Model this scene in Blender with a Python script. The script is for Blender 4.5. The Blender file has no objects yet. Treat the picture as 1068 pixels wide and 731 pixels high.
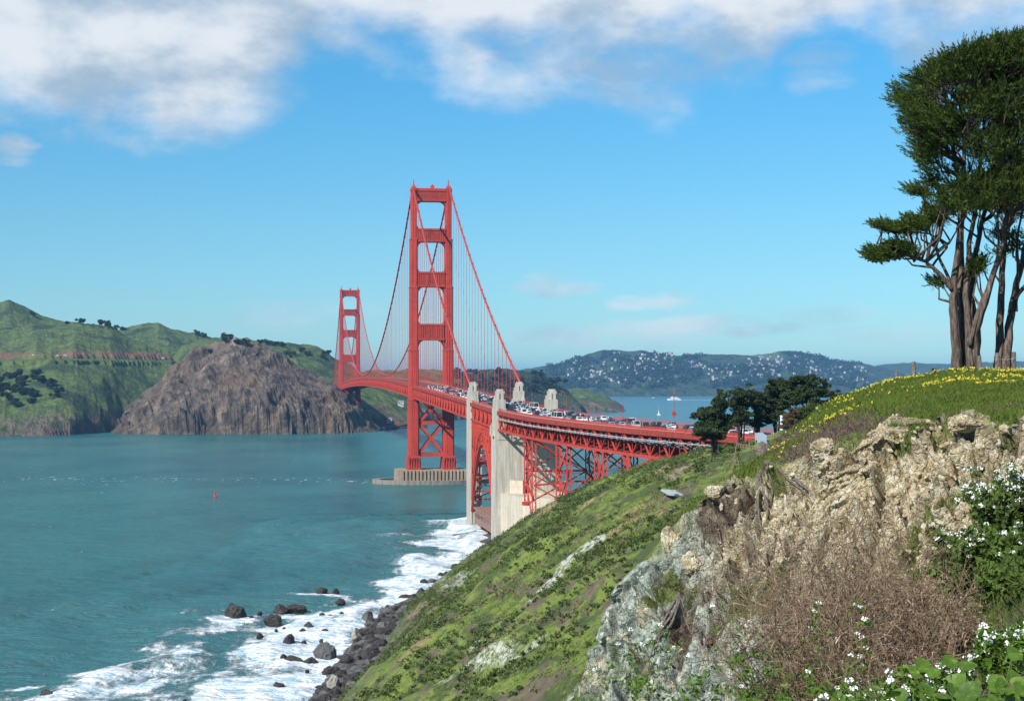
import bpy, math, random
import numpy as np
from mathutils import Vector, Matrix
from mathutils.bvhtree import BVHTree
R = math.radians
sc = bpy.context.scene
COL = sc.collection
rng = np.random.default_rng(7)
random.seed(7)

# ------------------------------------------------------------------ camera
CAMZ = 75.0
FPX = 1596.0
TILT = math.atan(33.5 / FPX)
cd = bpy.data.cameras.new('camera'); cam = bpy.data.objects.new('camera', cd); COL.objects.link(cam)
cd.sensor_width = 36.0; cd.lens = 36.0 * FPX / 1068.0
cd.clip_start = 0.3; cd.clip_end = 60000
cam.location = (0, 0, CAMZ); cam.rotation_euler = (R(90) + TILT, 0, 0)
sc.camera = cam

# ------------------------------------------------------------------ light
SUN_EL, SUN_AZ = R(37), math.atan2(-0.65, -0.76)
sd = bpy.data.lights.new('sun', 'SUN'); so = bpy.data.objects.new('sun', sd); COL.objects.link(so)
sd.energy = 5.0; sd.angle = R(0.53); sd.color = (1.0, 0.95, 0.87)
_d = Vector((math.sin(SUN_AZ) * math.cos(SUN_EL), math.cos(SUN_AZ) * math.cos(SUN_EL), math.sin(SUN_EL)))
so.rotation_euler = _d.to_track_quat('Z', 'Y').to_euler()
so.location = (-200, -200, 600)
sc.view_settings.view_transform = 'Standard'; sc.view_settings.look = 'None'
sc.view_settings.gamma = 1; sc.view_settings.use_curve_mapping = False
sc.view_settings.exposure = 0.55
sc.cycles.max_bounces = 5; sc.cycles.volume_bounces = 0; sc.cycles.transparent_max_bounces = 6
sc.cycles.use_denoising = True

# ------------------------------------------------------------------ node helpers
class NT:
    def __init__(s, tree): s.t = tree; s.n = tree.nodes; s.l = tree.links
    def new(s, typ, ins=None, **kw):
        nd = s.n.new(typ)
        for k, v in kw.items(): setattr(nd, k, v)
        for k, v in (ins or {}).items(): s.set(nd, k, v)
        return nd
    def set(s, nd, k, v):
        if isinstance(v, bpy.types.NodeSocket): s.l.new(v, nd.inputs[k])
        elif isinstance(v, bpy.types.Node): s.l.new(v.outputs[0], nd.inputs[k])
        else: nd.inputs[k].default_value = v
    def math(s, op, a, b=None, c=None, clamp=False):
        nd = s.n.new('ShaderNodeMath'); nd.operation = op; nd.use_clamp = clamp
        for i, v in enumerate((a, b, c)):
            if v is not None: s.set(nd, i, v)
        return nd.outputs[0]
    def mix(s, f, a, b, blend='MIX'):
        nd = s.n.new('ShaderNodeMix'); nd.data_type = 'RGBA'; nd.blend_type = blend
        s.set(nd, 0, f); s.set(nd, 6, col(a)); s.set(nd, 7, col(b)); return nd.outputs[2]
    def noise(s, vec, scale, detail=4, rough=0.6, typ='FBM'):
        nd = s.new('ShaderNodeTexNoise', {'Vector': vec, 'Scale': scale, 'Detail': detail, 'Roughness': rough})
        return nd.outputs[0]
    def ramp(s, f, stops, interp='LINEAR'):
        nd = s.n.new('ShaderNodeValToRGB'); nd.color_ramp.interpolation = interp
        e = nd.color_ramp.elements
        while len(e) < len(stops): e.new(0.5)
        for i, (p, c) in enumerate(stops):
            e[i].position = p; e[i].color = col(c)
        s.set(nd, 0, f); return nd.outputs[0]
    def rng(s, v, a, b, c=0.0, d=1.0, smooth=False):
        nd = s.new('ShaderNodeMapRange', {'Value': v, 'From Min': a, 'From Max': b, 'To Min': c, 'To Max': d})
        if smooth: nd.interpolation_type = 'SMOOTHSTEP'
        return nd.outputs[0]
    def attr(s, name): return s.new('ShaderNodeAttribute', attribute_name=name).outputs['Fac']
    def bump(s, h, strength, dist, normal=None):
        nd = s.new('ShaderNodeBump', {'Height': h, 'Strength': strength, 'Distance': dist})
        if normal is not None: s.set(nd, 'Normal', normal)
        return nd.outputs[0]
def col(c):
    if isinstance(c, (tuple, list)):
        return tuple(c) + (1.0,) if len(c) == 3 else tuple(c)
    if isinstance(c, (int, float)): return (c, c, c, 1.0)
    return c
def new_mat(name):
    m = bpy.data.materials.new(name); m.use_nodes = True
    nt = NT(m.node_tree); nt.b = m.node_tree.nodes['Principled BSDF']
    nt.b.inputs['Roughness'].default_value = 0.9
    nt.b.inputs['Specular IOR Level'].default_value = 0.25
    nt.pos = nt.new('ShaderNodeNewGeometry').outputs['Position']
    nt.obj = nt.new('ShaderNodeTexCoord').outputs['Object']
    return m, nt
def simple(name, c, rough=0.8, var=0.25, scale=1.0, spec=0.3, bump=0.0, metal=0.0, dark=None):
    m, nt = new_mat(name)
    f = nt.noise(nt.pos, scale, 5, 0.65)
    f2 = nt.rng(f, 0.3, 0.7)
    c2 = dark if dark else tuple(x * (1 - var) for x in c)
    c1 = tuple(min(1, x * (1 + var * 0.5)) for x in c)
    nt.set(nt.b, 'Base Color', nt.mix(f2, c2, c1))
    nt.b.inputs['Roughness'].default_value = rough
    nt.b.inputs['Specular IOR Level'].default_value = spec
    nt.b.inputs['Metallic'].default_value = metal
    if bump: nt.set(nt.b, 'Normal', nt.bump(f, 0.6, bump))
    return m

# ------------------------------------------------------------------ world: physical sky with cloud layers
w = bpy.data.worlds.new('World'); sc.world = w; w.use_nodes = True
nt = NT(w.node_tree); bg = w.node_tree.nodes['Background']
sky = nt.new('ShaderNodeTexSky', sky_type='NISHITA', sun_disc=False, sun_elevation=SUN_EL, sun_rotation=SUN_AZ,
             altitude=0, air_density=1.0, dust_density=0.0, ozone_density=2.0)
tc = nt.new('ShaderNodeTexCoord').outputs['Generated']
sep = nt.new('ShaderNodeSeparateXYZ', {0: tc})
X, Y, Z = sep.outputs
hl = nt.math('SQRT', nt.math('ADD', nt.math('MULTIPLY', X, X), nt.math('MULTIPLY', Y, Y)))
el = nt.math('DIVIDE', Z, nt.math('MAXIMUM', hl, 0.01))
az = nt.math('ARCTAN2', X, Y)
fc = w.node_tree.nodes.new('ShaderNodeFloatCurve')
# cloud deck's lower edge against azimuth: (azimuth px of the photo, elevation px)
pts = [(-400, 150), (-100, 130), (0, 131), (120, 126), (235, 116), (300, 92), (345, 60), (400, 52), (455, 70), (520, 84), (600, 98),
       (680, 98), (740, 78), (790, 82), (820, 50), (850, 30), (900, 22), (935, 55), (1000, 75), (1100, 80), (1400, 110)]
def azn(px): return (math.atan((px - 534) / FPX) + 0.7) / 1.4
cv = fc.mapping.curves[0]
P = [(azn(a), (399 - b + 16) / FPX * 3) for a, b in pts]
P = [(0, .75)] + P + [(1, .75)]
while len(cv.points) < len(P): cv.points.new(0.5, 0.5)
for p, q in zip(cv.points, P): p.location = q
fc.mapping.update()
nt.set(fc, 'Value', nt.math('DIVIDE', nt.math('ADD', az, 0.7), 1.4))
base = nt.math('DIVIDE', fc.outputs[0], 3.0)
mp = nt.new('ShaderNodeCombineXYZ', {0: nt.math('MULTIPLY', az, 1.0), 1: nt.math('MULTIPLY', el, 1.7), 2: 0.3}).outputs[0]
n1 = nt.noise(mp, 7.0, 9, 0.55)
n2 = nt.noise(mp, 16.0, 6, 0.5)
d = nt.math('ADD', nt.math('MULTIPLY', nt.math('SUBTRACT', el, base), 20.0), nt.math('MULTIPLY', nt.math('SUBTRACT', n1, 0.5), 4.0))
d = nt.math('ADD', d, nt.math('MULTIPLY', nt.math('SUBTRACT', n2, 0.5), 1.0))
cov = nt.rng(d, -0.5, 0.6, 0, 0.93, True)
lowm = nt.rng(el, 0.5, 0.9, 1.0, 0.35)
cov = nt.math('MULTIPLY', cov, lowm)
def blob(px, py, rx, ry, k):
    a0 = math.atan((px - 534) / FPX); e0 = (399 - py) / FPX
    dx = nt.math('DIVIDE', nt.math('SUBTRACT', az, a0), rx / FPX); dy = nt.math('DIVIDE', nt.math('SUBTRACT', el, e0), ry / FPX)
    r2 = nt.math('ADD', nt.math('MULTIPLY', dx, dx), nt.math('MULTIPLY', dy, dy))
    g = nt.math('SUBTRACT', 1.0, r2)
    g = nt.math('ADD', g, nt.math('MULTIPLY', nt.math('SUBTRACT', n3, 0.5), 3.0))
    return nt.rng(g, 0.0, 1.2, 0, k, True)
mp3 = nt.new('ShaderNodeCombineXYZ', {0: nt.math('MULTIPLY', az, 1.0), 1: nt.math('MULTIPLY', el, 3.5), 2: 3.3}).outputs[0]
n3 = nt.noise(mp3, 26.0, 6, 0.55)
for b in ((14, 168, 26, 20, 0.7), (680, 316, 60, 13, 0.6), (585, 300, 65, 13, 0.45), (735, 340, 110, 18, 0.6), (620, 352, 120, 16, 0.45), (570, 288, 30, 7, 0.4), (860, 330, 110, 12, 0.22),
          (330, 322, 90, 12, 0.18), (278, 335, 45, 16, 0.3), (855, 75, 45, 40, 0.35), (960, 350, 120, 12, 0.25)):
    cov = nt.math('MAXIMUM', cov, blob(*b))
cl = nt.mix(nt.rng(nt.noise(mp, 10.0, 7, 0.55), 0.36, 0.60, 0, 1, True), (3.2, 4.2, 5.3), (6.9, 7.2, 7.5))
hz = nt.rng(el, 0.0, 0.45, 0, 1)
skc = nt.mix(1.0, sky.outputs[0], nt.ramp(hz, [(0, (0.46, 0.76, 0.98)), (0.08, (0.45, 0.74, 0.94)), (0.22, (0.44, 0.80, 0.97)), (0.5, (0.32, 0.90, 1.14)), (1, (0.38, 0.92, 1.3))]), 'MULTIPLY')
full = nt.mix(cov, skc, cl)
nt.set(bg, 'Color', full); bg.inputs['Strength'].default_value = 0.084
w.cycles.sampling_method = 'MANUAL'; w.cycles.sample_map_resolution = 512

# ------------------------------------------------------------------ geometry helpers
def ray_dir(px, py):
    a = (px - 534) / FPX; b = (365.5 - py) / FPX
    return a, math.cos(TILT) - b * math.sin(TILT), math.sin(TILT) + b * math.cos(TILT)
def at(px, py, Yd):
    a, y, z = ray_dir(px, py); k = Yd / y
    return Vector((a * k, Yd, CAMZ + z * k))
def tag(o, label=None, cat=None, group=None, kind=None):
    if label: o['label'] = label
    if cat: o['category'] = cat
    if group: o['group'] = group
    if kind: o['kind'] = kind
    return o
def link(o, parent=None):
    COL.objects.link(o)
    if parent is not None: o.parent = parent
    return o
def empty(name, loc=(0, 0, 0), rz=0.0):
    o = bpy.data.objects.new(name, None); o.location = loc; o.rotation_euler = (0, 0, rz); o.empty_display_size = 0.2
    return link(o)
def np_mesh(name, V, F, mats=(), parent=None, smooth=False, mi=None, attrs=None, loc=None):
    """V (n,3) array, F (m,k) array of equal-size faces."""
    me = bpy.data.meshes.new(name)
    V = np.ascontiguousarray(V, dtype=np.float32); F = np.ascontiguousarray(F, dtype=np.int32)
    k = F.shape[1]
    me.vertices.add(len(V)); me.vertices.foreach_set('co', V.ravel())
    me.loops.add(F.size); me.loops.foreach_set('vertex_index', F.ravel())
    me.polygons.add(len(F))
    me.polygons.foreach_set('loop_start', np.arange(0, F.size, k, dtype=np.int32))
    me.polygons.foreach_set('loop_total', np.full(len(F), k, dtype=np.int32))
    for m in mats: me.materials.append(m)
    if mi is not None: me.polygons.foreach_set('material_index', np.asarray(mi, dtype=np.int32))
    me.polygons.foreach_set('use_smooth', np.full(len(F), bool(smooth)))
    me.update(calc_edges=True)
    for an, av in (attrs or {}).items():
        at_ = me.attributes.new(an, 'FLOAT', 'POINT'); at_.data.foreach_set('value', np.asarray(av, dtype=np.float32))
    o = bpy.data.objects.new(name, me)
    if loc is not None: o.location = loc
    return link(o, parent)
class MB:
    """collects shapes and links them as ONE mesh object"""
    def __init__(s): s.v = []; s.f = []; s.m = []
    def add(s, V, F, m=0):
        b = len(s.v); s.v.extend(tuple(p) for p in V)
        for f in F: s.f.append(tuple(i + b for i in f)); s.m.append(m)
    def box(s, c, h, ax=None, m=0, top=1.0, topy=None):
        """centre c, half sizes h, axes ax (3 vectors); top scales the upper face"""
        c = Vector(c); ax = ax or (Vector((1, 0, 0)), Vector((0, 1, 0)), Vector((0, 0, 1)))
        topy = top if topy is None else topy
        V = []
        for z in (-1, 1):
            for x, y in ((-1, -1), (1, -1), (1, 1), (-1, 1)):
                kx, ky = (top, topy) if z > 0 else (1, 1)
                V.append(c + ax[0] * (x * h[0] * kx) + ax[1] * (y * h[1] * ky) + ax[2] * (z * h[2]))
        s.add(V, [(3, 2, 1, 0), (4, 5, 6, 7), (0, 1, 5, 4), (1, 2, 6, 5), (2, 3, 7, 6), (3, 0, 4, 7)], m)
    def beam(s, p, q, a, b=None, m=0, up=Vector((0, 0, 1))):
        p = Vector(p); q = Vector(q); b = a if b is None else b
        d = q - p; L = d.length
        if L < 1e-6: return
        d.normalize(); x = d.cross(up)
        if x.length < 1e-3: x = d.cross(Vector((1, 0, 0)))
        x.normalize(); y = x.cross(d)
        s.box((p + q) / 2, (a / 2, L / 2, b / 2), (x, d, y), m)
    def tube(s, pts, rad, n=6, m=0, cap=True):
        pts = [Vector(p) for p in pts]
        if not hasattr(rad, '__len__'): rad = [rad] * len(pts)
        rings = []
        x = None
        for i, p in enumerate(pts):
            d = (pts[min(i + 1, len(pts) - 1)] - pts[max(i - 1, 0)]).normalized()
            if x is None:
                x = d.cross(Vector((0, 0, 1)))
                if x.length < 0.05: x = d.cross(Vector((1, 0, 0)))
            x = (x - d * x.dot(d)).normalized(); y = d.cross(x)
            rings.append([p + (x * math.cos(t) + y * math.sin(t)) * rad[i] for t in (2 * math.pi * k / n for k in range(n))])
        V = [v for r_ in rings for v in r_]; F = []
        for i in range(len(pts) - 1):
            for k in range(n):
                k2 = (k + 1) % n
                F.append((i * n + k, i * n + k2, (i + 1) * n + k2, (i + 1) * n + k))
        if cap:
            F.append(tuple(range(n - 1, -1, -1))); F.append(tuple((len(pts) - 1) * n + k for k in range(n)))
        s.add(V, F, m)
    def prism(s, poly, z0, z1, m=0, k=1.0, c=None):
        n = len(poly); cx = sum(p[0] for p in poly) / n; cy = sum(p[1] for p in poly) / n
        V = [(x, y, z0) for x, y in poly] + [(cx + (x - cx) * k, cy + (y - cy) * k, z1) for x, y in poly]
        s.add(V, [tuple(range(n - 1, -1, -1)), tuple(range(n, 2 * n))] + [(i, (i + 1) % n, n + (i + 1) % n, n + i) for i in range(n)], m)
    def build(s, name, mats, parent=None, off=(0, 0, 0), smooth=False, loc=None):
        me = bpy.data.meshes.new(name)
        off = Vector(off)
        me.from_pydata([Vector(v) - off for v in s.v], [], s.f)
        mats = mats if isinstance(mats, (list, tuple)) else [mats]
        for m in mats: me.materials.append(m)
        me.polygons.foreach_set('material_index', s.m)
        if smooth: me.polygons.foreach_set('use_smooth', [True] * len(s.f))
        me.update()
        o = bpy.data.objects.new(name, me)
        if loc is not None: o.location = loc
        return link(o, parent)
def copy_tree(o, parent=None):
    c = o.copy(); COL.objects.link(c)
    if parent is not None: c.parent = parent
    for ch in list(o.children): copy_tree(ch, c)
    return c

# ------------------------------------------------------------------ numpy noise
def _h(ix, iy, iz, seed):
    n = (ix.astype(np.int64) * 374761393 + iy.astype(np.int64) * 668265263 + iz.astype(np.int64) * 2147483647 // 7 * 3 + seed * 974711) & 0xffffffff
    n = ((n ^ (n >> 13)) * 1274126177) & 0xffffffff
    n = ((n ^ (n >> 16)) * 2246822519) & 0xffffffff
    return (n ^ (n >> 15)) & 0xffffffff
def vnoise(x, y, z=None, seed=0):
    if z is None: z = np.zeros_like(x)
    ix = np.floor(x); iy = np.floor(y); iz = np.floor(z)
    fx = x - ix; fy = y - iy; fz = z - iz
    u = fx * fx * (3 - 2 * fx); v = fy * fy * (3 - 2 * fy); t = fz * fz * (3 - 2 * fz)
    ix = ix.astype(np.int64); iy = iy.astype(np.int64); iz = iz.astype(np.int64)
    def g(a, b, c): return _h(ix + a, iy + b, iz + c, seed) / 4294967295.0
    x00 = g(0, 0, 0) * (1 - u) + g(1, 0, 0) * u; x10 = g(0, 1, 0) * (1 - u) + g(1, 1, 0) * u
    x01 = g(0, 0, 1) * (1 - u) + g(1, 0, 1) * u; x11 = g(0, 1, 1) * (1 - u) + g(1, 1, 1) * u
    return ((x00 * (1 - v) + x10 * v) * (1 - t) + (x01 * (1 - v) + x11 * v) * t) * 2 - 1
def fbm(x, y, z=None, oct=4, seed=0, gain=0.5, ridged=False):
    s = 0; a = 1; tot = 0; f = 1.0
    for o in range(oct):
        n = vnoise(x * f + 17.3 * o, y * f - 9.1 * o, None if z is None else z * f + 4.7 * o, seed + o * 13)
        if ridged: n = 1 - 2 * np.abs(n)
        s = s + n * a; tot += a; a *= gain; f *= 2.03
    return s / tot
def voronoi(x, y, z=None, seed=0):
    """F1, F2-F1 and the random value of the nearest cell"""
    if z is None: z = np.zeros_like(x)
    ix = np.floor(x).astype(np.int64); iy = np.floor(y).astype(np.int64); iz = np.floor(z).astype(np.int64)
    f1 = np.full(x.shape, 9.0); f2 = np.full(x.shape, 9.0); cid = np.zeros(x.shape)
    for a in (-1, 0, 1):
        for b in (-1, 0, 1):
            for c in (-1, 0, 1):
                jx, jy, jz = ix + a, iy + b, iz + c
                px = jx + _h(jx, jy, jz, seed) / 4294967295.0; py = jy + _h(jx, jy, jz, seed + 1) / 4294967295.0
                pz = jz + _h(jx, jy, jz, seed + 2) / 4294967295.0
                d = np.sqrt((px - x) ** 2 + (py - y) ** 2 + (pz - z) ** 2)
                cl_ = _h(jx, jy, jz, seed + 3) / 4294967295.0
                near = d < f1
                f2 = np.where(near, f1, np.minimum(f2, d)); cid = np.where(near, cl_, cid); f1 = np.where(near, d, f1)
    return f1, f2 - f1, cid
def sstep(a, b, x):
    t = np.clip((x - a) / (b - a), 0, 1); return t * t * (3 - 2 * t)
def grid_faces(nr, nc):
    i = np.arange(nr * nc).reshape(nr, nc)
    return np.stack([i[:-1, :-1].ravel(), i[:-1, 1:].ravel(), i[1:, 1:].ravel(), i[1:, :-1].ravel()], 1)
def bvh(o):
    me = o.data; n = len(me.vertices); co = np.empty(n * 3, np.float32); me.vertices.foreach_get('co', co)
    vi = np.empty(len(me.loops), np.int32); me.loops.foreach_get('vertex_index', vi)
    return BVHTree.FromPolygons(co.reshape(-1, 3).tolist(), vi.reshape(len(me.polygons), -1).tolist())
# ================================================================== SETTING
# ------------------------------------------------------------------ water
SH_Y = [-60, 0, 200, 300, 360, 460, 500, 580, 627, 650, 700, 760, 845, 862, 900]
SH_X = [-70, -68, -60, -52, -46, -43, -40, -30, -21, -16, -12, -13, -17, 10, 150]
FW_Y = [0, 250, 330, 360, 400, 460, 500, 545, 600, 660, 720, 800, 860, 900, 960]
FW_W = [150, 150, 140, 128, 112, 98, 92, 40, 38, 66, 72, 66, 44, 20, 0]
def shore_x(Y): return np.interp(Y, SH_Y, SH_X)
ys = np.concatenate([np.arange(-300, 200, 20), np.arange(200, 1000, 3.0), np.arange(1000, 3000, 60), np.geomspace(3000, 40000, 30)])
xs = np.concatenate([-np.geomspace(30000, 420, 25), np.arange(-400, 150, 3.0), np.geomspace(152, 30000, 25)])
GX, GY = np.meshgrid(xs, ys)
dist = shore_x(GY) - GX
wob = fbm(GX / 30, GY / 30, oct=4, seed=3) * 18
fw = np.interp(GY, FW_Y, FW_W)
foam = np.clip(1.15 - (dist + wob) / np.maximum(fw, 0.1), 0, 1) * (fw > 1)
foam = np.where(dist < 3, 1.0 * (fw > 1), foam)
foam = np.where((GY > 880) | (GX > 30), 0, foam)
# waves break in bands
band = 0.5 + 0.5 * np.sin(dist / 6.5 + fbm(GX / 25, GY / 25, oct=3, seed=9) * 5)
foam = foam * (0.72 + 0.45 * band) 
for a_, b_, r_ in ((246, 645, 17), (300, 640, 20), (286, 654, 16), (336, 620, 14), (352, 620, 10), (322, 658, 10), (48, 727, 12), (271, 664, 8), (30, 712, 9), (90, 700, 10)):
    yd = CAMZ * FPX / (b_ - 399.0); xd = (a_ - 534) / FPX * yd; dd = np.hypot((GX - xd) * .8, GY - yd)
    foam = np.maximum(foam, np.clip(1.12 - dd / r_, 0, .92) * (.85 + .3 * band))
wet = np.clip(1 - dist / (fw * 2.5 + 1), 0, 1)
zz = np.where((GY > 250) & (GY < 900) & (dist > -5) & (dist < 120), (0.9 * np.sin(dist / 7 + fbm(GX / 30, GY / 30, oct=2, seed=5) * 4) + 0.5 * fbm(GX / 6, GY / 6, oct=3, seed=6)) * np.clip(fw / 40, 0, 1), 0) * 1.0
V = np.stack([GX, GY, zz], -1).reshape(-1, 3)
m, nt = new_mat('sea_water')
pos = nt.pos
fo = nt.attr('foam'); wt = nt.attr('shallow')
st = nt.new('ShaderNodeMapping', {'Vector': pos, 'Scale': (1.0, 0.55, 1.0), 'Rotation': (0, 0, 0.3)}).outputs[0]
nf1 = nt.noise(st, 0.10, 8, 0.68); nf2 = nt.noise(st, 0.45, 6, 0.65)
ff = nt.math('ADD', nt.math('MULTIPLY', nf1, 0.6), nt.math('MULTIPLY', nf2, 0.4))
fmask = nt.rng(nt.math('SUBTRACT', nt.math('ADD', fo, nt.math('MULTIPLY', ff, 1.5)), 1.30), 0.0, 0.22, 0, 1, True)
fmask = nt.math('MULTIPLY', fmask, nt.math('GREATER_THAN', fo, 0.01))
# scattered whitecaps along the tide line across the strait
sp = nt.new('ShaderNodeSeparateXYZ', {0: pos})
lin = nt.math('ADD', sp.outputs[1], nt.math('MULTIPLY', nt.noise(pos, 0.004, 3, 0.5), 260.0))
tide = nt.math('SUBTRACT', 1.0, nt.math('DIVIDE', nt.math('ABSOLUTE', nt.math('SUBTRACT', lin, 1300.0)), 110.0), clamp=True)
st2 = nt.new('ShaderNodeMapping', {'Vector': pos, 'Scale': (1.0, 0.35, 1.0)}).outputs[0]
wc = nt.rng(nt.math('ADD', nt.noise(st2, 0.16, 4, 0.7), nt.math('MULTIPLY', tide, 0.12)), 0.70, 0.76, 0, 0.85)
fmask = nt.math('MAXIMUM', fmask, wc)
big = nt.noise(nt.new('ShaderNodeMapping', {'Vector': pos, 'Scale': (1.0, 0.6, 1.0)}).outputs[0], 0.006, 5, 0.6)
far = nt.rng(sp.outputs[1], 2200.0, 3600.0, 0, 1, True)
deep = nt.mix(nt.rng(big, 0.38, 0.60), (0.010, 0.080, 0.096), (0.030, 0.142, 0.132))
strk = nt.noise(nt.new('ShaderNodeMapping', {'Vector': pos, 'Scale': (0.35, 1.0, 1.0), 'Rotation': (0, 0, 0.1)}).outputs[0], 0.05, 5, 0.65)
deep = nt.mix(nt.rng(strk, 0.42, 0.7, 0, 0.5), deep, (0.02, 0.16, 0.165))
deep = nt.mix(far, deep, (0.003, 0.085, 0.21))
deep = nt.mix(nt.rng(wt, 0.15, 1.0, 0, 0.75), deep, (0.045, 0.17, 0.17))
fcol = nt.mix(nt.rng(nt.noise(st, 0.22, 6, 0.7), 0.40, 0.56), (0.40, 0.56, 0.62), (0.84, 0.86, 0.86))
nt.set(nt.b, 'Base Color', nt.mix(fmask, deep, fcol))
nt.set(nt.b, 'Roughness', nt.math('ADD', 0.22, nt.math('MULTIPLY', fmask, 0.6)))
nt.b.inputs['Specular IOR Level'].default_value = 0.22; nt.b.inputs['IOR'].default_value = 1.33
wv = nt.new('ShaderNodeMapping', {'Vector': pos, 'Scale': (0.45, 1.0, 1.0), 'Rotation': (0, 0, -0.25)}).outputs[0]
h = nt.math('ADD', nt.math('MULTIPLY', nt.noise(wv, 0.09, 4, 0.6), 2.4), nt.math('MULTIPLY', nt.noise(wv, 0.30, 5, 0.70), 1.3))
h = nt.math('ADD', h, nt.math('MULTIPLY', fmask, 0.6))
nt.set(nt.b, 'Normal', nt.bump(h, 1.0, 2.6))
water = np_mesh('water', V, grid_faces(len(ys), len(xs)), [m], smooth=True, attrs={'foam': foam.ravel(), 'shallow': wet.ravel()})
tag(water, kind='structure')

# ------------------------------------------------------------------ middle hillside from the shore up to the bridge approach
CR_Y = [-60, 60, 110, 200, 300, 380, 420, 500, 600, 680, 730, 860]
CR_X = [60, 66, 55, 44, 41, 46, 44, 37, 26, 14, 6, 4]
CR_Z = [60, 60, 61.5, 60.5, 60.5, 58.0, 53.2, 44.6, 29, 9.0, 4.0, 4.0]
EX_Y = [0, 330, 400, 460, 600, 860]
EX_D = [0, 0.0, 0.10, 0.35, 0.45, 0.05]
ROCKS = []     # (x, y, rx, ry, rot, kind) patches bare of plants
def zmid(X, Y, rough=True):
    xs_ = shore_x(Y); xc = np.interp(Y, CR_Y, CR_X); zc = np.interp(Y, CR_Y, CR_Z)
    t = (X - xs_) / (xc - xs_)
    t2 = t + 0.045 * fbm(X / 45, Y / 60, oct=3, seed=21)
    g = np.interp(t2, [-1, -0.1, 0.0, 0.10, 0.17, 0.30, 0.5, 0.7, 0.86, 1.0, 1.2], [-.12, -0.02, 0.012, 0.045, 0.15, 0.34, 0.58, 0.79, 0.92, 0.985, 1.0])
    g = np.sign(g) * np.abs(g) ** np.interp(Y, [540, 600, 660, 760], [1, 1.6, 2.3, 2.3])
    z = zc * g
    e = np.maximum(X - xc, 0)
    drop = np.interp(Y, EX_Y, EX_D)
    z = np.where(X > xc, np.maximum(z - drop * e * e / (e + 14), np.minimum(z, 3.0)), z)
    z = z + np.where(X > xc, np.minimum(e * 0.30, 5.5) * (1 - sstep(300, 335, Y)) * sstep(150, 220, Y), 0)
    z = np.where(X < xs_ - 3, -3, z)
    if rough:
        w_ = np.clip(t * 6, 0.25, 1) * np.clip(z / 8, 0.1, 1)
        z = z + w_ * (2.6 * fbm(X / 22 + Y / 60, Y / 26, oct=5, seed=31, ridged=True, gain=0.5) + 0.6 * fbm(X / 4, Y / 4, oct=4, seed=41))
        # gullies running down to the sea
        z = z - w_ * 2.8 * np.clip(vnoise((Y + X * 0.35) / 17, X / 90, seed=77), 0, 1) * np.clip(1.2 - t, 0, 1) * 1.6
    return z
xs = np.concatenate([np.arange(-85, 90, 0.75), np.geomspace(91, 900, 40)]); ys = np.concatenate([np.arange(66, 866, 1.0)])
GX, GY = np.meshgrid(xs, ys)
GZ = zmid(GX, GY)
def tcoord(X, Y):
    a = shore_x(Y); return (X - a) / (np.interp(Y, CR_Y, CR_X) - a)
T = tcoord(GX, GY)
rock = np.zeros_like(GX); pale = np.zeros_like(GX); path = np.zeros_like(GX)
def hit_mid(px, py, y0=90, y1=800):
    """where the sight line through a photo point meets the bare hillside"""
    Yv = np.arange(y0, y1, 1.0); a, y, z = ray_dir(px, py)
    X = a / y * Yv; Z = CAMZ + z / y * Yv
    zt = zmid(X, Yv, False); k = np.where(zt > Z)[0]
    i = k[0] if len(k) else len(Yv) - 1
    return float(X[i]), float(Yv[i]), float(zt[i])
def seg_mask(p, q, wd, fall=0.6):
    (x0, y0), (x1, y1) = p, q
    dx, dy = x1 - x0, y1 - y0; L2 = dx * dx + dy * dy + 1e-6
    tt = np.clip(((GX - x0) * dx + (GY - y0) * dy) / L2, 0, 1)
    dd = np.hypot(GX - x0 - tt * dx, GY - y0 - tt * dy)
    dd = dd + fbm(GX / 3, GY / 3, oct=3, seed=5) * wd * 0.7
    return 1 - sstep(wd * (1 - fall * .5), wd * (1 + fall * .5), dd)
def pix_mask(pl, wd):
    m_ = np.zeros_like(GX); Q = [hit_mid(*p)[:2] for p in pl]
    for a, b in zip(Q[:-1], Q[1:]): m_ = np.maximum(m_, seg_mask(a, b, wd))
    return m_
for pl, wd, k in (([(552, 632), (575, 612), (600, 592), (622, 576)], 1.6, 'p'), ([(446, 618), (470, 610), (490, 604)], 3.4, 't'), ([(505, 672), (512, 664), (520, 656)], 2.2, 'p'),
                  ([(470, 706), (500, 688), (540, 676), (570, 660)], 1.5, 'p'), ([(592, 548), (602, 540), (612, 534)], 2.0, 'o'),
                  ([(664, 509), (688, 500), (700, 492)], 1.0, 'o'), ([(424, 648), (436, 640)], 2.6, 'o'), ([(640, 566), (660, 552), (700, 540)], 1.6, 'd'),
                  ([(735, 478), (752, 474)], 1.0, 'o'), ([(600, 720), (640, 690)], 1.5, 'p'), ([(560, 545), (580, 528)], 3.0, 'r'), ([(430, 690), (460, 660), (480, 640)], 2.6, 'd'),
                  ([(650, 545), (690, 528)], 1.3, 'd')):
    mk = pix_mask(pl, wd)
    if k in 'pt': pale = np.maximum(pale, mk * (1.0 if k == 'p' else 0.75))
    else: rock = np.maximum(rock, mk * (0.9 if k in 'or' else 0.6))
path = np.maximum(pix_mask([(705, 502), (718, 492), (735, 483), (762, 477)], 2.1), pix_mask([(762, 477), (790, 470), (812, 464)], 1.2))
path = np.maximum(path, pix_mask([(655, 476), (700, 467), (750, 463)], 0.9) * 0.8)
shorem = 1 - sstep(0.10, 0.19, T + 0.05 * fbm(GX / 8, GY / 8, oct=3, seed=2))
shorem = np.maximum(shorem, (1 - sstep(0.16, 0.36, T + 0.08 * fbm(GX / 9, GY / 12, oct=3, seed=12))) * 0.55)
shorem = np.where(GY > 735, 1.0, shorem)
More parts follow.
